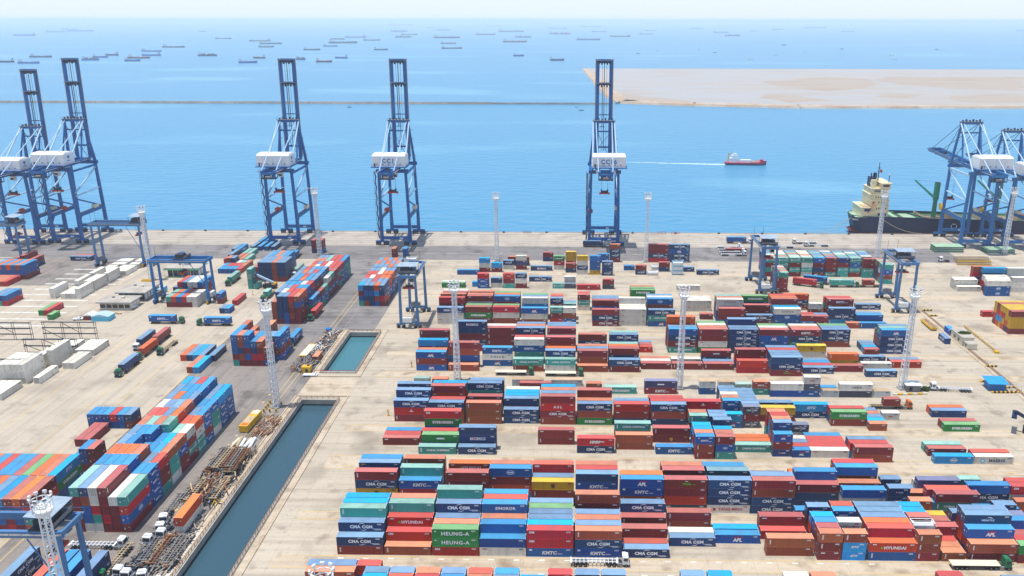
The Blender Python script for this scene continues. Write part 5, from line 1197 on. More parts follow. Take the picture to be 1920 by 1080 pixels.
# steel gantry frames of the reefer racks
def rack(px, py, w, h, lv, label):
    p = at(px, py, 0); b = MB()
    for x in (0, w*.36, w*.69, w):
        for dx in (0, .9): b.bar((p.x+x+dx, p.y, 0), (p.x+x+dx, p.y, h), .15, 'dark_steel')
    for i in range(1, lv+1):
        z = h*i/lv; b.bar((p.x, p.y, z), (p.x+w+.9, p.y, z), .22, 'dark_steel'); b.bar((p.x, p.y-.8, z), (p.x+w+.9, p.y-.8, z), .12, 'dark_steel'); b.box((p.x+w/2, p.y-.4, z), (w, .8, .08), 'dark_steel')
    b.bar((p.x+w*.36, p.y, h), (p.x+w*.69, p.y, h*.4), .18, 'dark_steel'); b.bar((p.x, p.y, h*.6), (p.x+w*.36, p.y, 0), .18, 'dark_steel'); tag(b.build('reefer_rack'), label, 'rack', 'dark steel racks in the reefer yard')
rack(84, 635, 23, 8, 3, 'dark steel reefer rack at the right back of near reefer yard'); rack(-45, 636, 25, 8, 3, 'dark steel reefer rack cut by the left picture edge')
rack(48, 660, 22, 6, 2, 'dark steel reefer rack in the middle of near reefer yard'); rack(2, 708, 10, 8, 3, 'dark steel reefer rack nearest the camera on left edge')
# right-hand service strip
v0, v1 = at(1722, 583, 0), at(1885, 720, 0); d = (v1-v0).normalized(); ang = math.atan2(d.y, d.x)
b = MB()
for s in (0, 1.6, 2.4): n = Vector((-d.y, d.x, 0))*s; b.bar(v0+n+Vector((0, 0, .12)), v1+n+d*20+Vector((0, 0, .12)), .25 if s else .9, 'rust' if s else 'runway', .25)
tag(b.build('rail_kerb'), kind='structure')
a0, a1 = at(1808, 614, 0), at(1868, 662, 0); b = MB(); dd = (a1-a0)/26
for i in range(27): q = a0+dd*i; b.bar(q, q+Vector((0, 0, 1.1)), .16, 'rust' if i % 6 else 'red')
for z in (.5, 1.1): b.bar(a0+Vector((0, 0, z)), a1+Vector((0, 0, z)), .18, 'yellow')
b.box((a1.x, a1.y, 0), (1.8, 1.6, 1.0), 'yellow'); tag(b.build('barrier_fence'), 'yellow and rust barrier fence on the right service strip', 'fence')
p = at(1741, 612, 0); b = MB(); b.hexa([(-6, -1.4, .6), (6, -1.4, .6), (6, 1.4, .6), (-6, 1.4, .6), (-6, -1.4, 1.5), (6, -1.4, 1.5), (6, 1.4, 1.5), (-6, 1.4, 1.5)], 'yellow'); b.box((0, 0, 1.5), (11, 2.0, .35), 'tan'); b.box((0, 0, 0), (10, 2.0, .6), 'dark_steel')
for i in range(6): b.box((-4.5+i*1.8, 0, 1.86), (.9, 1.5, .12), 'rust')
o = b.build('spreader_frame'); place(o, p.x, p.y, ang); tag(o, 'long yellow lifting beam beside the right service strip', 'lifting frame')
p = at(1770, 640, 0); o = put_short(p.x, p.y, 2, 'n', 0, 'navy container slanting beside the right service strip, nearer one'); o.rotation_euler.z = ang; o.scale = (1.15, 1, 1)
p = at(1780, 625, 0); o = put_short(p.x, p.y, 2, 'b', 0, 'blue container slanting behind the white service building'); o.rotation_euler.z = ang
p = at(1803, 640, 0); r = empty('service_building', p, ang); tag(r, 'white flat-roofed service building with roof plants on the right strip', 'building')
b = MB(); b.box((0, 0, 0), (11, 5.0, 3.6), 'off_white'); b.box((5.52, -.6, .2), (.06, 1.1, 2.4), 'dark_steel'); b.box((-2, -2.52, 1.2), (1.6, .06, 1.2), 'glass'); b.box((2, -2.52, 1.2), (1.6, .06, 1.2), 'glass'); b.build('wall', r); b = MB(); b.box((0, 0, 3.603), (11.6, 5.6, .3), 'roofing'); b.build('roof', r)
b = MB(); b.box((8, 0, 0), (4, 3.8, 2.4), 'off_white'); b.box((8, 0, 2.403), (4.5, 4.3, .2), 'roofing'); b.box((7.8, -1.92, .9), (1.4, .06, 1.0), 'glass'); b.build('annex', r)
q = p+Vector((0, 0, 0)); bush('roof_plants', q.x+.6, q.y-.2, 3.91, 3.0, 1.7, .6, 700, 4, 'green creeping plants on the white service building roof')
p = at(1870, 733, 0); r = empty('guard_shed', p); tag(r, 'blue-roofed guard shed at the right edge', 'shed'); b = MB(); b.box((0, 2.4, 0), (6, 4.6, 2.8), 'bright_blue_steel'); b.build('wall', r)
b = MB(); b.hexa([(-4, -.6, 3.0), (4, -.6, 2.8), (4, 5.6, 3.6), (-4, 5.6, 3.8), (-4, -.6, 3.12), (4, -.6, 2.92), (4, 5.6, 3.72), (-4, 5.6, 3.92)], 'shed_blue'); b.build('roof', r)
for i, (px, py, L) in enumerate(((1876, 737, 7), (1893, 728, 6), (1850, 716.5, 5), (1738, 583, 5), (1750, 593, 4), (1858, 688, 5), (1900, 737, 4))):
    p = at(px, py, 0); b = MB()
    for j in range(int(L/.8)): b.box((p.x-L/2+.4+j*.8, p.y, 0), (.78, .6, .7), 'yellow' if j % 2 == 0 else 'dark_steel')
    tag(b.build('striped_barrier'), 'yellow-black striped barrier '+['nearest below the blue-roofed shed', 'right of the blue-roofed shed', 'left behind the blue-roofed shed', 'at the foot of the right pale gantry', 'second behind the yellow lifting beam', 'halfway down the right service strip', 'at the right edge past the shed'][i], 'barrier', 'striped barriers on the right strip')
b = MB(); p = at(1893, 733, 0); 
for x in (0, 4.4): b.bar((p.x+x, p.y, 0), (p.x+x, p.y, 2.3), .12, 'white')
for z in (.1, 1.2, 2.3): b.bar((p.x, p.y, z), (p.x+4.4, p.y, z), .12, 'red' if z < .5 else 'white')
tag(b.build('gate_frame'), 'white pipe gate frame in front of the blue-roofed shed', 'gate')
# utility clutter by the right mast
p = at(1712, 735, 0); b = MB(); b.box((0, 2, 0), (5.2, 4, 2.6), 'grey_steel'); b.box((0, 2, 2.603), (6, 4.6, .25), 'white'); b.box((-1, -.05, .5), (1.2, .1, 1.6), 'dark_steel'); o = b.build('pump_hut'); place(o, p.x, p.y); tag(o, 'small white-roofed pump hut right of the mast by damaged boxes', 'hut')
bush('shrub', p.x+5, p.y+1.4, 0, 2.0, 1.2, 1.6, 350, 9, 'scrubby green bush beside the small pump hut')
for i in range(7):
    q = at(1678+i*9.4, 741-.2*i, 0); b = MB(); b.box((q.x, q.y, 0), (1.7, .6, .7), 'yellow' if i % 2 else 'off_white'); tag(b.build('barrier_block'), 'low concrete barrier block in front of the pump hut', 'barrier', 'barrier blocks along the pump hut')
# hatch covers and frames on the right apron
for px, py, n, lb in ((1780, 474, 3, 'green hatch covers stacked before the pale cranes, left pile'), (1876, 475.5, 2, 'green hatch covers stacked before the pale cranes, right pile')):
    p = at(px, py, 0); r = empty('hatch_cover', p); tag(r, lb, 'hatch cover', 'green hatch covers on the apron')
    for i in range(n): b = MB(); b.box((0, 4, i*1.35), (17, 8, .95), 'green'); b.box((0, 4, i*1.35+.95), (17.2, 8.2, .1), 'deck_green'); b.box((0, -.02, i*1.35+.1), (17, .05, .25), 'text_white'); b.box((0, 4, i*1.35-.28), (14, 6, .28), 'dark_steel'); b.build('cover', r)
p = at(1835, 494, 0)
for j in range(3):
    b = MB(); 
    for i in range(14): b.bar((i*1.5, 0, 0), (i*1.5, 0, 2.2), .22, 'tan'); b.bar((i*1.5, 1.6, 0), (i*1.5, 1.6, 2.2), .22, 'tan')
    for y in (0, 1.6):
        for z in (.3, 2.2): b.bar((0, y, z), (19.5, y, z), .3, 'tan' if j else 'yellow')
    o = b.build('steel_frame'); place(o, p.x-14+j*1.2, p.y-4+j*4.6); tag(o, ['tan openwork steel frame nearest in the apron frame row', 'tan openwork steel frame in the middle of the apron row', 'tan openwork steel frame farthest in the apron row'][j], 'frame', 'openwork frames on the apron')
p = at(1770, 491, 0); t = copy_tree(TP['white']); t.location = p; t.rotation_euler = (0, 0, R(180)); tag(t, 'white tractor pulling out left of the apron frames', 'truck', 'trucks in the yard')
p = at(1779, 490, 0); b = MB()
for x in (0, 6):
    for y in (0, 2.4): b.bar((x, y, 0), (x, y, 4.6), .35, 'yellow')
for y in (0, 2.4):
    for z in (1.6, 4.5): b.bar((0, y, z), (6, y, z), .35, 'yellow')
tag(b.build('portal_frame'), 'yellow portal frame beside the white tractor on apron', 'frame')
# reach stacker at the right edge and small one in the road stacks
def stacker(k, label):
    r = empty('reach_stacker'); tag(r, label, 'reach stacker'); b = MB(); b.box((0, 0, .9), (7, 2.8, 1.3), k); b.box((-2.6, 0, 2.2), (1.8, 2.6, 1.0), 'yellow' if k != 'navy_hull' else k); b.build('body', r)
    b = MB(); b.box((-.6, 0, 2.2), (1.6, 1.5, 1.8), 'glass'); b.box((-.6, 0, 4.0), (1.8, 1.7, .15), k); b.build('cab', r)
    b = MB(); b.bar((-2.6, .9, 3.4), (6.4, .9, 7.2), .8, 'stay_white' if k != 'navy_hull' else k, 1.0); b.bar((1.4, .9, 2.2), (3.6, .9, 5.6), .35, 'grey_steel'); b.build('boom', r)
    b = MB(); b.box((6.6, .9, 5.8), (1.6, 6.0, .7), k); b.box((6.5, .9, 6.5), (.8, .9, .9), 'dark_steel'); b.build('spreader', r)
    for x in (2.3, -2.4):
        for s in (-1, 1): w = MB(); w.tube((x, s*1.1, .85), (x, s*1.7, .85), .85, 'rubber', n=12); w.build('wheel', r)
    return r
p = at(1938, 814, 0); place(stacker('navy_hull', 'dark blue reach stacker entering at the right edge'), p.x, p.y, R(150))
p = at(507, 540, 0); place(stacker('dark_steel', 'dark reach stacker with raised white boom by the striped stack'), p.x, p.y, R(172))
# tall hydrant posts on the left edge of the right blocks
for px, py, lb in ((728, 779, 'rusty hydrant post left of the fourth right block'), (772, 688, 'rusty hydrant post left of the fifth right block'), (474, 553, 'small white signal post on the left road')):
    p = at(px, py, 0); b = MB(); b.tube(p, p+Vector((0, 0, 2.4)), .14, 'rust' if px > 500 else 'white', n=8); b.tube(p+Vector((-.4, 0, 1.8)), p+Vector((.9, 0, 1.8)), .12, 'yellow', n=6); b.box((p.x, p.y, 0), (.8, .8, .35), 'yellow'); tag(b.build('hydrant_post'), lb, 'hydrant')
# quay edge: bollards and red railings
qb = MB(); qb.box((0, 0, 0), (1.6, 1.0, .5), 'dark_steel'); qb.tube((0, 0, .5), (0, 0, 1.0), .35, 'dark_steel', .5, 8); qm = qb.mesh('mooring_bollard')
for i in range(22): o = obj('mooring_bollard', qm, None, (-330+i*28.5, QY-1.2, 0)); tag(o, 'black mooring bollard on the quay edge', 'bollard', 'mooring bollards along the quay edge')
for i, x in enumerate((-32, 66, 57)):
    b = MB()
    for q in (0, 2.6, 5.2): b.bar((x+q, QY-3, 0), (x+q, QY-3, 1.6), .18, 'red' if i else 'hull_red')
    for z in (.7, 1.6): b.bar((x, QY-3, z), (x+5.2, QY-3, z), .18, 'red' if i else 'hull_red')
    tag(b.build('safety_railing'), ['dark red railing on the quay near the middle light mast', 'red railing on the quay right of CC16 crane', 'red railing on the quay close to CC16 crane'][i], 'railing')
# ---------------------------------------------------------------- ships
def hull_pts(L, Wd, stern=.12, bow=.2):
    pts = []
    for t, w in ((0, .55), (stern*.5, .86), (stern, 1)): pts.append((-L/2+L*t, -Wd/2*w))
    for t, w in ((1-bow, 1), (1-bow*.5, .72), (1-bow*.15, .25), (1, .02)): pts.append((-L/2+L*t, -Wd/2*w))
    return pts+[(x, -y) for x, y in reversed(pts)]
def ship(kind, hullk, supk, label):
    r = empty('cargo_ship'); tag(r, label, 'ship', 'ships anchored in the bay'); L, Wd = 100.0, 16.0
    b = MB(); P = hull_pts(L, Wd); n = len(P); h0 = 7.0
    def top(x): return h0+(3.2 if x > L*.38 else (1.6 if x < -L*.33 else 0))*1.0
    vs = [(x*.97, y*.9, -1) for x, y in P]+[(x, y, top(x)) for x, y in P]
    b.add(vs, [tuple(range(n-1, -1, -1)), tuple(range(n, 2*n))]+[(i, (i+1) % n, n+(i+1) % n, n+i) for i in range(n)], hullk); b.build('hull', r)
    b = MB(); b.box((-L*.38, 0, 8.4), (12, 13, 6), supk); b.box((-L*.375, 0, 14.4), (9, 12, 4.5), supk); b.box((-L*.37, 0, 18.9), (6, 15, 2.6), supk); b.box((-L*.34, 0, 19.5), (.3, 13, 1.2), 'glass'); b.box((-L*.43, 0, 14.5), (4, 4, 7), hullk); b.tube((-L*.37, 0, 21), (-L*.37, 0, 28), .5, supk, .2, 6); b.build('superstructure', r)
    b = MB(); b.tube((L*.42, 0, 9), (L*.42, 0, 18), .5, supk, .25, 6); b.build('foremast', r)
    if kind == 'bulk':
        for x in (-18, 6, 28):
            b = MB(); b.tube((x, 0, 7), (x, 0, 22), 1.1, supk, .8, 8); b.bar((x, 0, 17), (x+15, 0, 24), .9, supk); b.build('deck_crane', r)
        b = MB()
        for x in (-8, 16, 36): b.box((x, 0, 7), (14, 11, 2), 'hull_red')
        b.build('hatch', r)
    elif kind == 'tanker':
        b = MB(); b.box((6, 0, 7), (70, 2.2, 1.4), supk); b.box((8, 0, 7), (4, 12, 2.2), supk); b.build('pipe_rack', r)
    elif kind == 'box':
        b = MB()
        for i in range(6): b.box((-26+i*11, 0, 7), (10, 14, 5+(i*7 % 4)), ['paint_b', 'paint_m', 'paint_w', 'paint_n', 'paint_g', 'paint_x'][i])
        b.build('deck_cargo', r)
    return r
SHIPS = []
def S(x0, ox, rows):
    for a, c, y in rows: SHIPS.append(((ox+a/4.0), (ox+c/4.0), y/4.0))
S(0, 0, [(95, 270, 268), (348, 490, 242), (460, 590, 222), (500, 705, 236), (220, 395, 430), (-20, 108, 468), (135, 298, 476), (612, 748, 452), (698, 810, 432), (788, 890, 416), (935, 1055, 459), (955, 1130, 438), (1062, 1215, 387), (1062, 1208, 418), (1215, 1390, 356), (1490, 1545, 238), (1612, 1740, 292), (1485, 1630, 420), (1790, 1930, 472), (1870, 2030, 310), (1898, 1990, 438)])
S(0, 480, [(28, 195, 330), (20, 135, 355), (355, 483, 376), (505, 612, 349), (545, 760, 324), (558, 670, 296), (670, 828, 282), (803, 935, 304), (450, 573, 467), (592, 688, 438), (885, 990, 376), (988, 1183, 192), (1005, 1140, 238), (1085, 1213, 262), (1042, 1168, 281), (1275, 1350, 210), (1350, 1460, 228), (1330, 1530, 286), (1385, 1502, 328), (1390, 1545, 365), (1648, 1797, 262), (1728, 1847, 199), (1815, 2010, 240), (1850, 2032, 317), (300, 373, 450)])
S(0, 960, [(145, 275, 181), (278, 410, 216), (280, 440, 257), (512, 670, 204), (595, 712, 241), (482, 663, 301), (733, 890, 277), (955, 1058, 257), (995, 1085, 233), (970, 1130, 180), (1335, 1440, 217), (1508, 1625, 247), (1592, 1716, 271), (1788, 1850, 234), (20, 148, 281), (10, 90, 422), (285, 392, 455)])
S(0, 1440, [(30, 120, 223), (275, 438, 212), (555, 645, 240), (1860, 1960, 234)])
protos = {}
LMK = [(90, 'left of the twin raised booms'), (545, 'between twin booms and next boom'), (750, 'between second and third booms'), (1130, 'between the CC-lettered cranes'), (1921, 'right of the CC16 crane boom')]
cnt = {}
SHIPS.sort()
srg = random.Random(4)
for x0, x1, y in SHIPS:
    xm = (x0+x1)/2; a = at(x0, y, WZ); c = at(x1, y, WZ); L = (c-a).length
    bi = next(i for i, (m, _) in enumerate(LMK) if xm < m); n = cnt.get(bi, 0); cnt[bi] = n+1
    kd = 'bulk' if 1078 < xm < 1110 else srg.choice(['bulk', 'tanker', 'tanker', 'box', 'tanker']); hk = srg.choice(['paint_b', 'navy_hull', 'navy_hull', 'hull_red', 'paint_b', 'paint_b'])
    key = (kd, hk)
    lab = ('long ' if x1-x0 > 38 else ('small ' if x1-x0 < 26 else ''))+'hazy cargo ship at anchor, '+ORD[n]+' from left, '+LMK[bi][1]
    if key not in protos: protos[key] = o = ship(kd, hk, 'white', lab)
    else: o = copy_tree(protos[key]); o['label'] = lab
    m = (a+c)/2; s = L/100.0; o.location = m; o.scale = (s, max(.8, s*.9), max(.65, min(1.25, s*.62)) if y > 60 else max(.8, s*.55)); o.rotation_euler = (0, 0, math.atan2(c.y-a.y, c.x-a.x)+(math.pi if srg.random() < .18 else 0)+srg.uniform(-.12, .12))
# small boats
def boat(k, label):
    r = empty('small_boat'); tag(r, label, 'boat', 'small boats in the bay'); b = MB(); P = hull_pts(14, 4.2); n = len(P)
    b.add([(x*.9, y*.7, -.5) for x, y in P]+[(x, y, 1.6+(.7 if x > 4 else 0)) for x, y in P], [tuple(range(n-1, -1, -1)), tuple(range(n, 2*n))]+[(i, (i+1) % n, n+(i+1) % n, n+i) for i in range(n)], k); b.build('hull', r)
    b = MB(); b.box((-2.5, 0, 1.6), (4.6, 2.8, 2.4), 'white'); b.box((-2.2, 0, 4.0), (3.6, 2.6, .2), k); b.box((-.18, 0, 2.8), (.08, 2.4, .8), 'glass'); b.build('cabin', r)
    b = MB(); b.tube((-2.5, 0, 4.2), (-2.5, 0, 8), .12, 'white', n=5); b.build('boat_mast', r); return r
SB_ = [(960+x/4, y/4, w) for x, y, w in ((945, 402, 30), (1092, 381, 26), (1404, 374, 24), (1522, 396, 26), (1790, 445, 44), (518, 829, 38), (482, 805, 26))]+[(1440+x/4, y/4, w) for x, y, w in ((120, 340, 40), (55, 414, 40), (278, 391, 40), (555, 369, 30), (925, 414, 40), (950, 445, 42), (1265, 373, 30), (432, 494, 16), (1905, 430, 30))]+[(655, 201.3, 34), (963+13, 104.5, 40)]
bp_ = {}
SB_.sort()
for i, (px, py, w) in enumerate(SB_):
    k = ['white', 'navy_hull', 'white'][i % 3] if py < 150 else 'navy_hull'
    lb = ('white' if k == 'white' else 'dark')+' small boat on the open bay, '+ORD[i]+' boat from the left'
    o = boat(k, lb) if k not in bp_ else copy_tree(bp_[k]); bp_.setdefault(k, o); o['label'] = lb
    a = at(px-w/8, py, WZ); c = at(px+w/8, py, WZ); o.location = (a+c)/2; s = (c-a).length/14; o.scale = (s, s, s*.8); o.rotation_euler = (0, 0, rg.uniform(-.3, .3))
# harbour tender with red hull and wake
a, c = at(1358, 308.5, WZ), at(1437, 309.5, WZ); L = (c-a).length
r = empty('harbour_tender', (a+c)/2, math.atan2(c.y-a.y, c.x-a.x)); tag(r, 'red-hulled white workboat with yellow crane trailing a wake', 'boat')
b = MB(); P = hull_pts(L, L*.19, .1, .22); n = len(P)
def shp(zlo, zhi, k, s0, s1): b.add([(x*s0, y*s0*.95, zlo) for x, y in P]+[(x*s1, y*s1, zhi+(1.6 if x > L*.3 and zhi > 2 else 0)) for x, y in P], [tuple(range(n-1, -1, -1)), tuple(range(n, 2*n))]+[(i, (i+1) % n, n+(i+1) % n, n+i) for i in range(n)], k)
shp(-1, 1.2, 'text_navy', .95, .985); shp(1.22, 2.6, 'ship_pink', .985, 1.0)
b.build('hull', r)
b = MB(); b.box((-L*.28, 0, 2.5), (L*.2, L*.13, 4.4), 'white'); b.box((-L*.27, 0, 6.9), (L*.14, L*.11, 2.6), 'white'); b.box((-L*.195, 0, 7.6), (.1, L*.1, 1.2), 'glass'); b.box((-L*.26, 0, 9.5), (L*.09, L*.08, 1.4), 'white'); b.tube((-L*.26, 0, 10.9), (-L*.26, 0, 14.5), .25, 'white', .12, 6); b.build('superstructure', r)
b = MB(); b.box((0, 0, 2.5), (L*.24, L*.12, 2.6), 'white'); b.box((L*.2, 0, 2.5), (L*.2, L*.1, 1.2), 'deck_green'); b.box((L*.38, 0, 4.1), (L*.07, L*.06, 1.4), 'ship_pink'); b.build('deck_house', r)
b = MB(); b.tube((-L*.42, 0, 3.5), (-L*.41, 0, 11.5), .7, 'yellow', .5, 8); b.bar((-L*.41, 0, 10), (-L*.33, 0, 12), .5, 'yellow'); b.build('deck_crane', r)
w = MB(); q = random.Random(2); M['foam'] = pmat('foam', (.66, .75, .80), .7, 0, .9, .35, (.22, .46, .6), lo=.38, hi=.62)
e0, e1 = at(1168, 304, WZ), at(1360, 308.6, WZ); d = (e1-e0); nn = Vector((-d.y, d.x, 0)).normalized(); N = 60; vs = []
for i in range(N+1):
    t = i/N; p = e0+d*t; h = .5+3.0*t*(.75+.5*q.random()); vs += [(p.x-nn.x*h, p.y-nn.y*h, WZ+.03), (p.x+nn.x*h, p.y+nn.y*h, WZ+.03)]
w.add(vs, [(2*i, 2*i+2, 2*i+3, 2*i+1) for i in range(N)], 'foam'); tag(w.build('wake'), kind='structure')

# ---------------------------------------------------------------- moored cargo ship on the right
X0, X1, Y0, Y1 = 187.0, 345.0, QY+2.6, QY+24.6; YM = (Y0+Y1)/2; zd = 8.2
r = empty('moored_cargo_ship', (X0, YM, 0)); tag(r, 'dark blue moored cargo ship with cream superstructure and green cranes', 'ship')
def at_l(v): return (v[0]-X0, v[1]-YM, v[2])
prof = [(0, .42), (2, .62), (6, .82), (14, .97), (24, 1.0), (130, 1.0), (150, .6), (158, .05)]
def hullring(z, s, k0, z2, s2, k, b, dz=lambda x: 0):
    P = [(x*(1 if x > 20 else 1)+(1-sx)*0, -11*w) for x, w in prof]; P = P+[(x, -y) for x, y in reversed(P)]; n = len(P)
    lo = [(max(x, k0), y*s, z) for x, y in P]; hi = [(x, y*s2, z2+dz(x)) for x, y in P]
    b.add(lo+hi, [(i, (i+1) % n, n+(i+1) % n, n+i) for i in range(n)]+[tuple(range(n, 2*n))], k)
sx = 1
b = MB(); hullring(WZ-2, .93, 5, .55, .97, 'hull_red', b)
P = [(x, -11*w) for x, w in prof]; P = P+[(x, -y) for x, y in reversed(P)]; n = len(P)
step = lambda x: 3.0 if x < 30 else (4 if x > 140 else 0)
lo = [(max(x, 3.5), y*.97, .56) for x, y in P]; hi = [(x, y, zd+step(x)) for x, y in P]
b.add(lo+hi, [(i, (i+1) % n, n+(i+1) % n, n+i) for i in range(n)], 'navy_hull'); b.build('hull', r)
v, f = text_mesh('NANTAI', 1.3, 'text_white', .03); bb = MB(); bb.add([(1.9+p*.7, -7.2-p*.35, 8.4+q) for p, q in v], f, 'text_white')
bb.add([(64.0+dx, -10.95, zz) for dx, zz in ((0, 3.6), (.4, 3.6), (.4, 6), (0, 6))]+[(67.4+dx, -10.95, zz) for dx, zz in ((0, 3.6), (.4, 3.6), (.4, 6), (0, 6))]+[(64.6+dx, -10.95, zz) for dx, zz in ((0, 6.3), (2.4, 6.3), (2.4, 6.7), (0, 6.7))], [(0, 1, 2, 3), (4, 5, 6, 7), (8, 9, 10, 11)], 'text_white'); bb.v = [(x, y-.03, z) for x, y, z in bb.v]
hull_o = [c for c in r.children if c.name.startswith('hull')][0]; bb.build('hull_marking', hull_o)
b = MB(); b.add([(x, y*.985, zd+2.1) for x, y in P if x < 30]+[], [tuple(range(len([1 for x, y in P if x < 30])))], 'deck_green'); b.add([(24, -10.8, zd-.6), (132, -10.8, zd-.6), (132, 10.8, zd-.6), (24, 10.8, zd-.6)], [(0, 1, 2, 3)], 'ship_deck')
b.add([(x, y*.985, zd+1.5) for x, y in P if x >= 130], [tuple(range(len([1 for x, y in P if x >= 130])))], 'deck_green')
for x0, x1 in ((46, 66), (86, 108), (112, 132)): b.box(((x0+x1)/2, 0, zd-.55), (x1-x0, 16, .06), 'hold_tan')
for s in (-1, 1): b.box((78, s*10.4, zd-.5), (100, .5, 1.3), 'green'); b.box((78, s*9.2, zd-.5), (100, .8, .5), 'deck_green')
b.box((15, 0, zd+2.4), (28, 19.5, .06), 'deck_green'); b.build('deck', r)
b = MB()
for x0 in (46, 66.5, 86, 108.5, 112): b.box((x0, 0, zd-.5), (.6, 16, 3.4), 'tan')
for i in range(12): b.box((66.9, -7.4+i*1.35, zd-.4), (.25, .5, 3.6), 'rust')
b.box((66.6, 0, zd+2.9), (1.4, 17, .4), 'yellow'); b.box((39, 0, zd-.5), (8, 15, 1.6), 'deck_green'); b.hexa([(43, -8, zd+1.4), (46, -8, zd+1.2), (46, 8, zd+1.2), (43, 8, zd+1.4), (43, -8, zd+1.6), (46, -8, zd+1.4), (46, 8, zd+1.4), (43, 8, zd+1.6)], 'green'); b.bar((41, 8, zd+1.6), (47, -8.5, zd+1.9), .6, 'dark_steel'); b.box((46, -9, zd-.4), (4, 2, 2.6), 'navy_hull'); b.box((30.5, 7, zd+.1), (3.5, 3, 2.2), 'green'); b.build('hatch_coaming', r)
# superstructure
def deckbox(x0, x1, y0, y1, z0, z1, k='off_white', b=None, rail=True):
    b.box(((x0+x1)/2, (y0+y1)/2, z0), (x1-x0, y1-y0, z1-z0-.25), k); b.box(((x0+x1)/2, (y0+y1)/2, z1-.25), (x1-x0+1.4, y1-y0+1.4, .2), k)
    if rail:
        for s in (y0-.6, y1+.6): b.bar((x0-.6, s, z1+.9), (x1+.6, s, z1+.9), .09, k)
        for x in np.arange(x0-.6, x1+.7, 1.6): b.bar((x, y0-.6, z1-.1), (x, y0-.6, z1+.9), .07, k)
M['ship_cream'] = pmat('ship_cream', (.74, .66, .42), .55, 0, .35, .3, (.55, .44, .24))
b = MB(); z = zd+2.5; deckbox(11, 25, -9.2, 9.2, z, z+3.0, 'ship_cream', b); deckbox(3, 11, -9, 9, z, z+5.2, 'ship_cream', b); deckbox(11.2, 25, -8.8, 8.8, z+3, z+6, 'ship_cream', b); deckbox(10, 25, -8.2, 8.2, z+6, z+9, 'ship_cream', b); deckbox(9.5, 24.5, -7.8, 7.8, z+9, z+12, 'ship_cream', b); deckbox(10, 24.5, -7.4, 7.4, z+12, z+15.2, 'ship_cream', b); b.box((12.5, -3, z+15.2), (4, 5, 4), 'ship_cream'); b.box((8, -9.3, z+3.0), (5.5, .3, 1.3), 'text_navy'); b.box((7, -4, z+5.2), (6.5, 8, .25), 'tan'); deckbox(17, 24.5, -9.6, 9.6, z+15, z+18.2, 'ship_cream', b)
for i in range(5): b.box((14.2+i*2.0, -7.85, z+9.9), (.8, .08, .9), 'glass'); b.box((15.2+i*1.9, -8.85, z+4.0), (.8, .08, .9), 'glass'); b.box((12.2+i*2.3, -8.25, z+7.2), (.8, .08, .9), 'glass')
b.box((20.7, -9.64, z+16.2), (5, .08, 1.2), 'glass'); b.box((24.54, 0, z+16.2), (.08, 16, 1.2), 'glass'); b.box((15, -7.45, z+13), (5, .08, 1.2), 'grey_steel'); b.box((20, -9.25, z+.6), (7, .1, 1.4), 'text_navy')
for i in range(5): b.bar((11.6-.5*(i % 2), -6.8, z+4.5+i*2.7), (9.6+1.8*(i % 2), -4.0, z+7.0+i*2.7), .5, 'ship_cream', .16)
b.build('superstructure', r)
b = MB(); b.tube((15, 0, z+18), (15, 0, z+22.5), 1.5, 'navy_hull', 1.2, 10); b.box((12.5, 0, z+15), (4.4, 6, 5.2), 'navy_hull'); 
for dx, dy in ((-1, -1), (0, 1.2), (1, -.6)): b.tube((12.5+dx, dy, z+20.2), (12.2+dx, dy, z+22.2), .45, 'dark_steel', n=8)
b.build('funnel', r)
b = MB(); b.tube((17.6, 0, z+17.9), (17.6, 0, z+28), .5, 'navy_hull', .25, 6); b.bar((16.2, 0, z+25), (19, 0, z+25), .25, 'navy_hull'); b.bar((17.6, -2, z+23), (17.6, 2, z+23), .25, 'navy_hull'); b.tube((24, -6, z+18), (24, -6, z+22), .3, 'navy_hull', n=6); b.tube((24, -6, z+22), (24, -6, z+23), .6, 'white', n=8); b.add([(18.2, -.6, z+22.8), (20.2, -.6, z+22.4), (20.2, -.6, z+24), (18.2, -.6, z+24.4)], [(0, 1, 2, 3)], 'red'); b.build('radar_mast', r)
b = MB()
for s in (-9.4, -7.6): b.bar((7.5, s, z+.4), (14.5, s, z+8.2), .45, 'off_white')
b.taper((8.4, -8.5, z+1.9), (13.6, -8.5, z+7.4), 1.7, 1.9, 'orange', 1.5, 1.7); b.bar((8.2, -9.7, z+1.2), (8.2, -7.2, z+1.2), .3, 'off_white'); b.build('lifeboat', r)
for cx in (57.5, 99.0):
    g = MB(); g.tube((cx, 3, zd-.6), (cx, 3, zd+12), 1.5, 'ship_green', 1.35, 12); g.tube((cx, 3, zd+12), (cx, 3, zd+23), 1.9, 'ship_green', 1.9, 12); g.box((cx, 3, zd+23), (2.6, 2.4, .6), 'dark_steel')
    cr = g.build('deck_crane', r); g = MB()
    for s in (-1, 1): g.taper((cx-1.4, 3+s*.9, zd+13.5), (cx-15.5, 3+s*.5, zd+25), 1.0, .7, 'jib_green', 1.3, .8)
    for i in range(6): t = (i+1)/7; g.bar((cx-1.4-14.1*t, 2.2, zd+13.5+11.5*t), (cx-1.4-14.1*t, 3.8, zd+13.5+11.5*t), .35, 'jib_green')
    g.bar((cx-15.4, 3, zd+25), (cx, 3, zd+23.4), .08, 'dark_steel'); g.build('jib', cr)
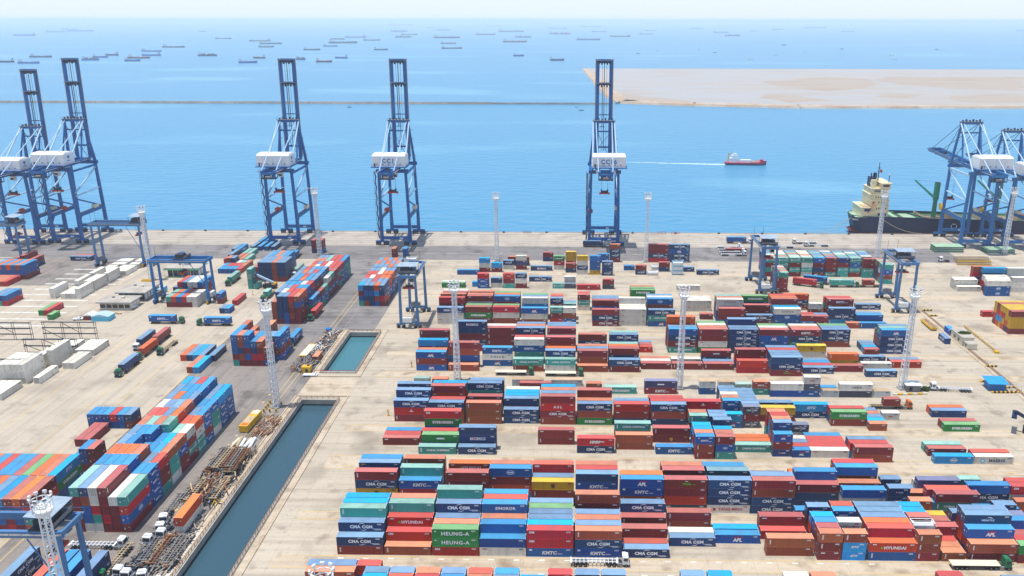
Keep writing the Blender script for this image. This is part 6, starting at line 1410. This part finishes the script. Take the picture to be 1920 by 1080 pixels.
for i, (a_, c_) in enumerate((((0.6, -4, zd+1), (-32, QY-1.2-YM, .8)), ((18, -10.6, zd+1.4), (44, QY-1.2-YM, .8)), ((1, -3, zd+1), (-22, QY-1.2-YM, .8)))):
    m = MB(); n_ = 14; a_, c_ = Vector(a_), Vector(c_)
    for j in range(n_):
        p0 = a_.lerp(c_, j/n_)-Vector((0, 0, 2.2*math.sin(math.pi*j/n_))); p1 = a_.lerp(c_, (j+1)/n_)-Vector((0, 0, 2.2*math.sin(math.pi*(j+1)/n_))); m.tube(p0, p1, .13, 'tan', n=5, cap=False)
    o = m.build('mooring_line'); o.location = (X0, YM, 0); tag(o, ['pale mooring line from the moored ship stern, farther', 'pale mooring line crossing the moored ship side', 'pale mooring line from the moored ship stern, nearer'][i], 'rope')
for c_ in r.children:
    if c_.name.split('.')[0] in ('superstructure', 'funnel', 'radar_mast', 'lifeboat'):
        c_.scale = (.80, 1.0, 1.24); c_.location = (2.2, 0, -.24*(zd+2.4))
# cargo aboard
for x, y, k, lb in ((X0+92, YM-2, 'r', 'red container on the moored ship deck behind the pale crane'), (X0+122, YM-3, 'r', 'red container on the moored ship deck near right edge'), (X0+122, YM+1.5, 'm', 'maroon container on the moored ship deck near right edge')):
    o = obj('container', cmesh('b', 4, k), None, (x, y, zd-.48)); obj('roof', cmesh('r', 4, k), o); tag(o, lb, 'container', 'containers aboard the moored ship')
# ---------------------------------------------------------------- haze: one closed box of even air
hm = bpy.data.materials.new('haze_air'); hm.use_nodes = True
for nd in list(hm.node_tree.nodes):
    if nd.type != 'OUTPUT_MATERIAL': hm.node_tree.nodes.remove(nd)
pv = hm.node_tree.nodes.new('ShaderNodeVolumePrincipled')
pv.inputs['Color'].default_value = (.90, .955, 1.0, 1); pv.inputs['Density'].default_value = 1.0e-4; pv.inputs['Anisotropy'].default_value = .15
hm.node_tree.links.new(pv.outputs[0], hm.node_tree.nodes['Material Output'].inputs['Volume'])
M['haze'] = hm
b = MB(); b.hexa([(-46000, -600, -10.5), (46000, -600, -10.5), (46000, 61000, -10.5), (-46000, 61000, -10.5), (-46000, -600, 150), (46000, -600, 150), (46000, 61000, 150), (-46000, 61000, 150)], 'haze')
tag(b.build('haze'), kind='stuff')
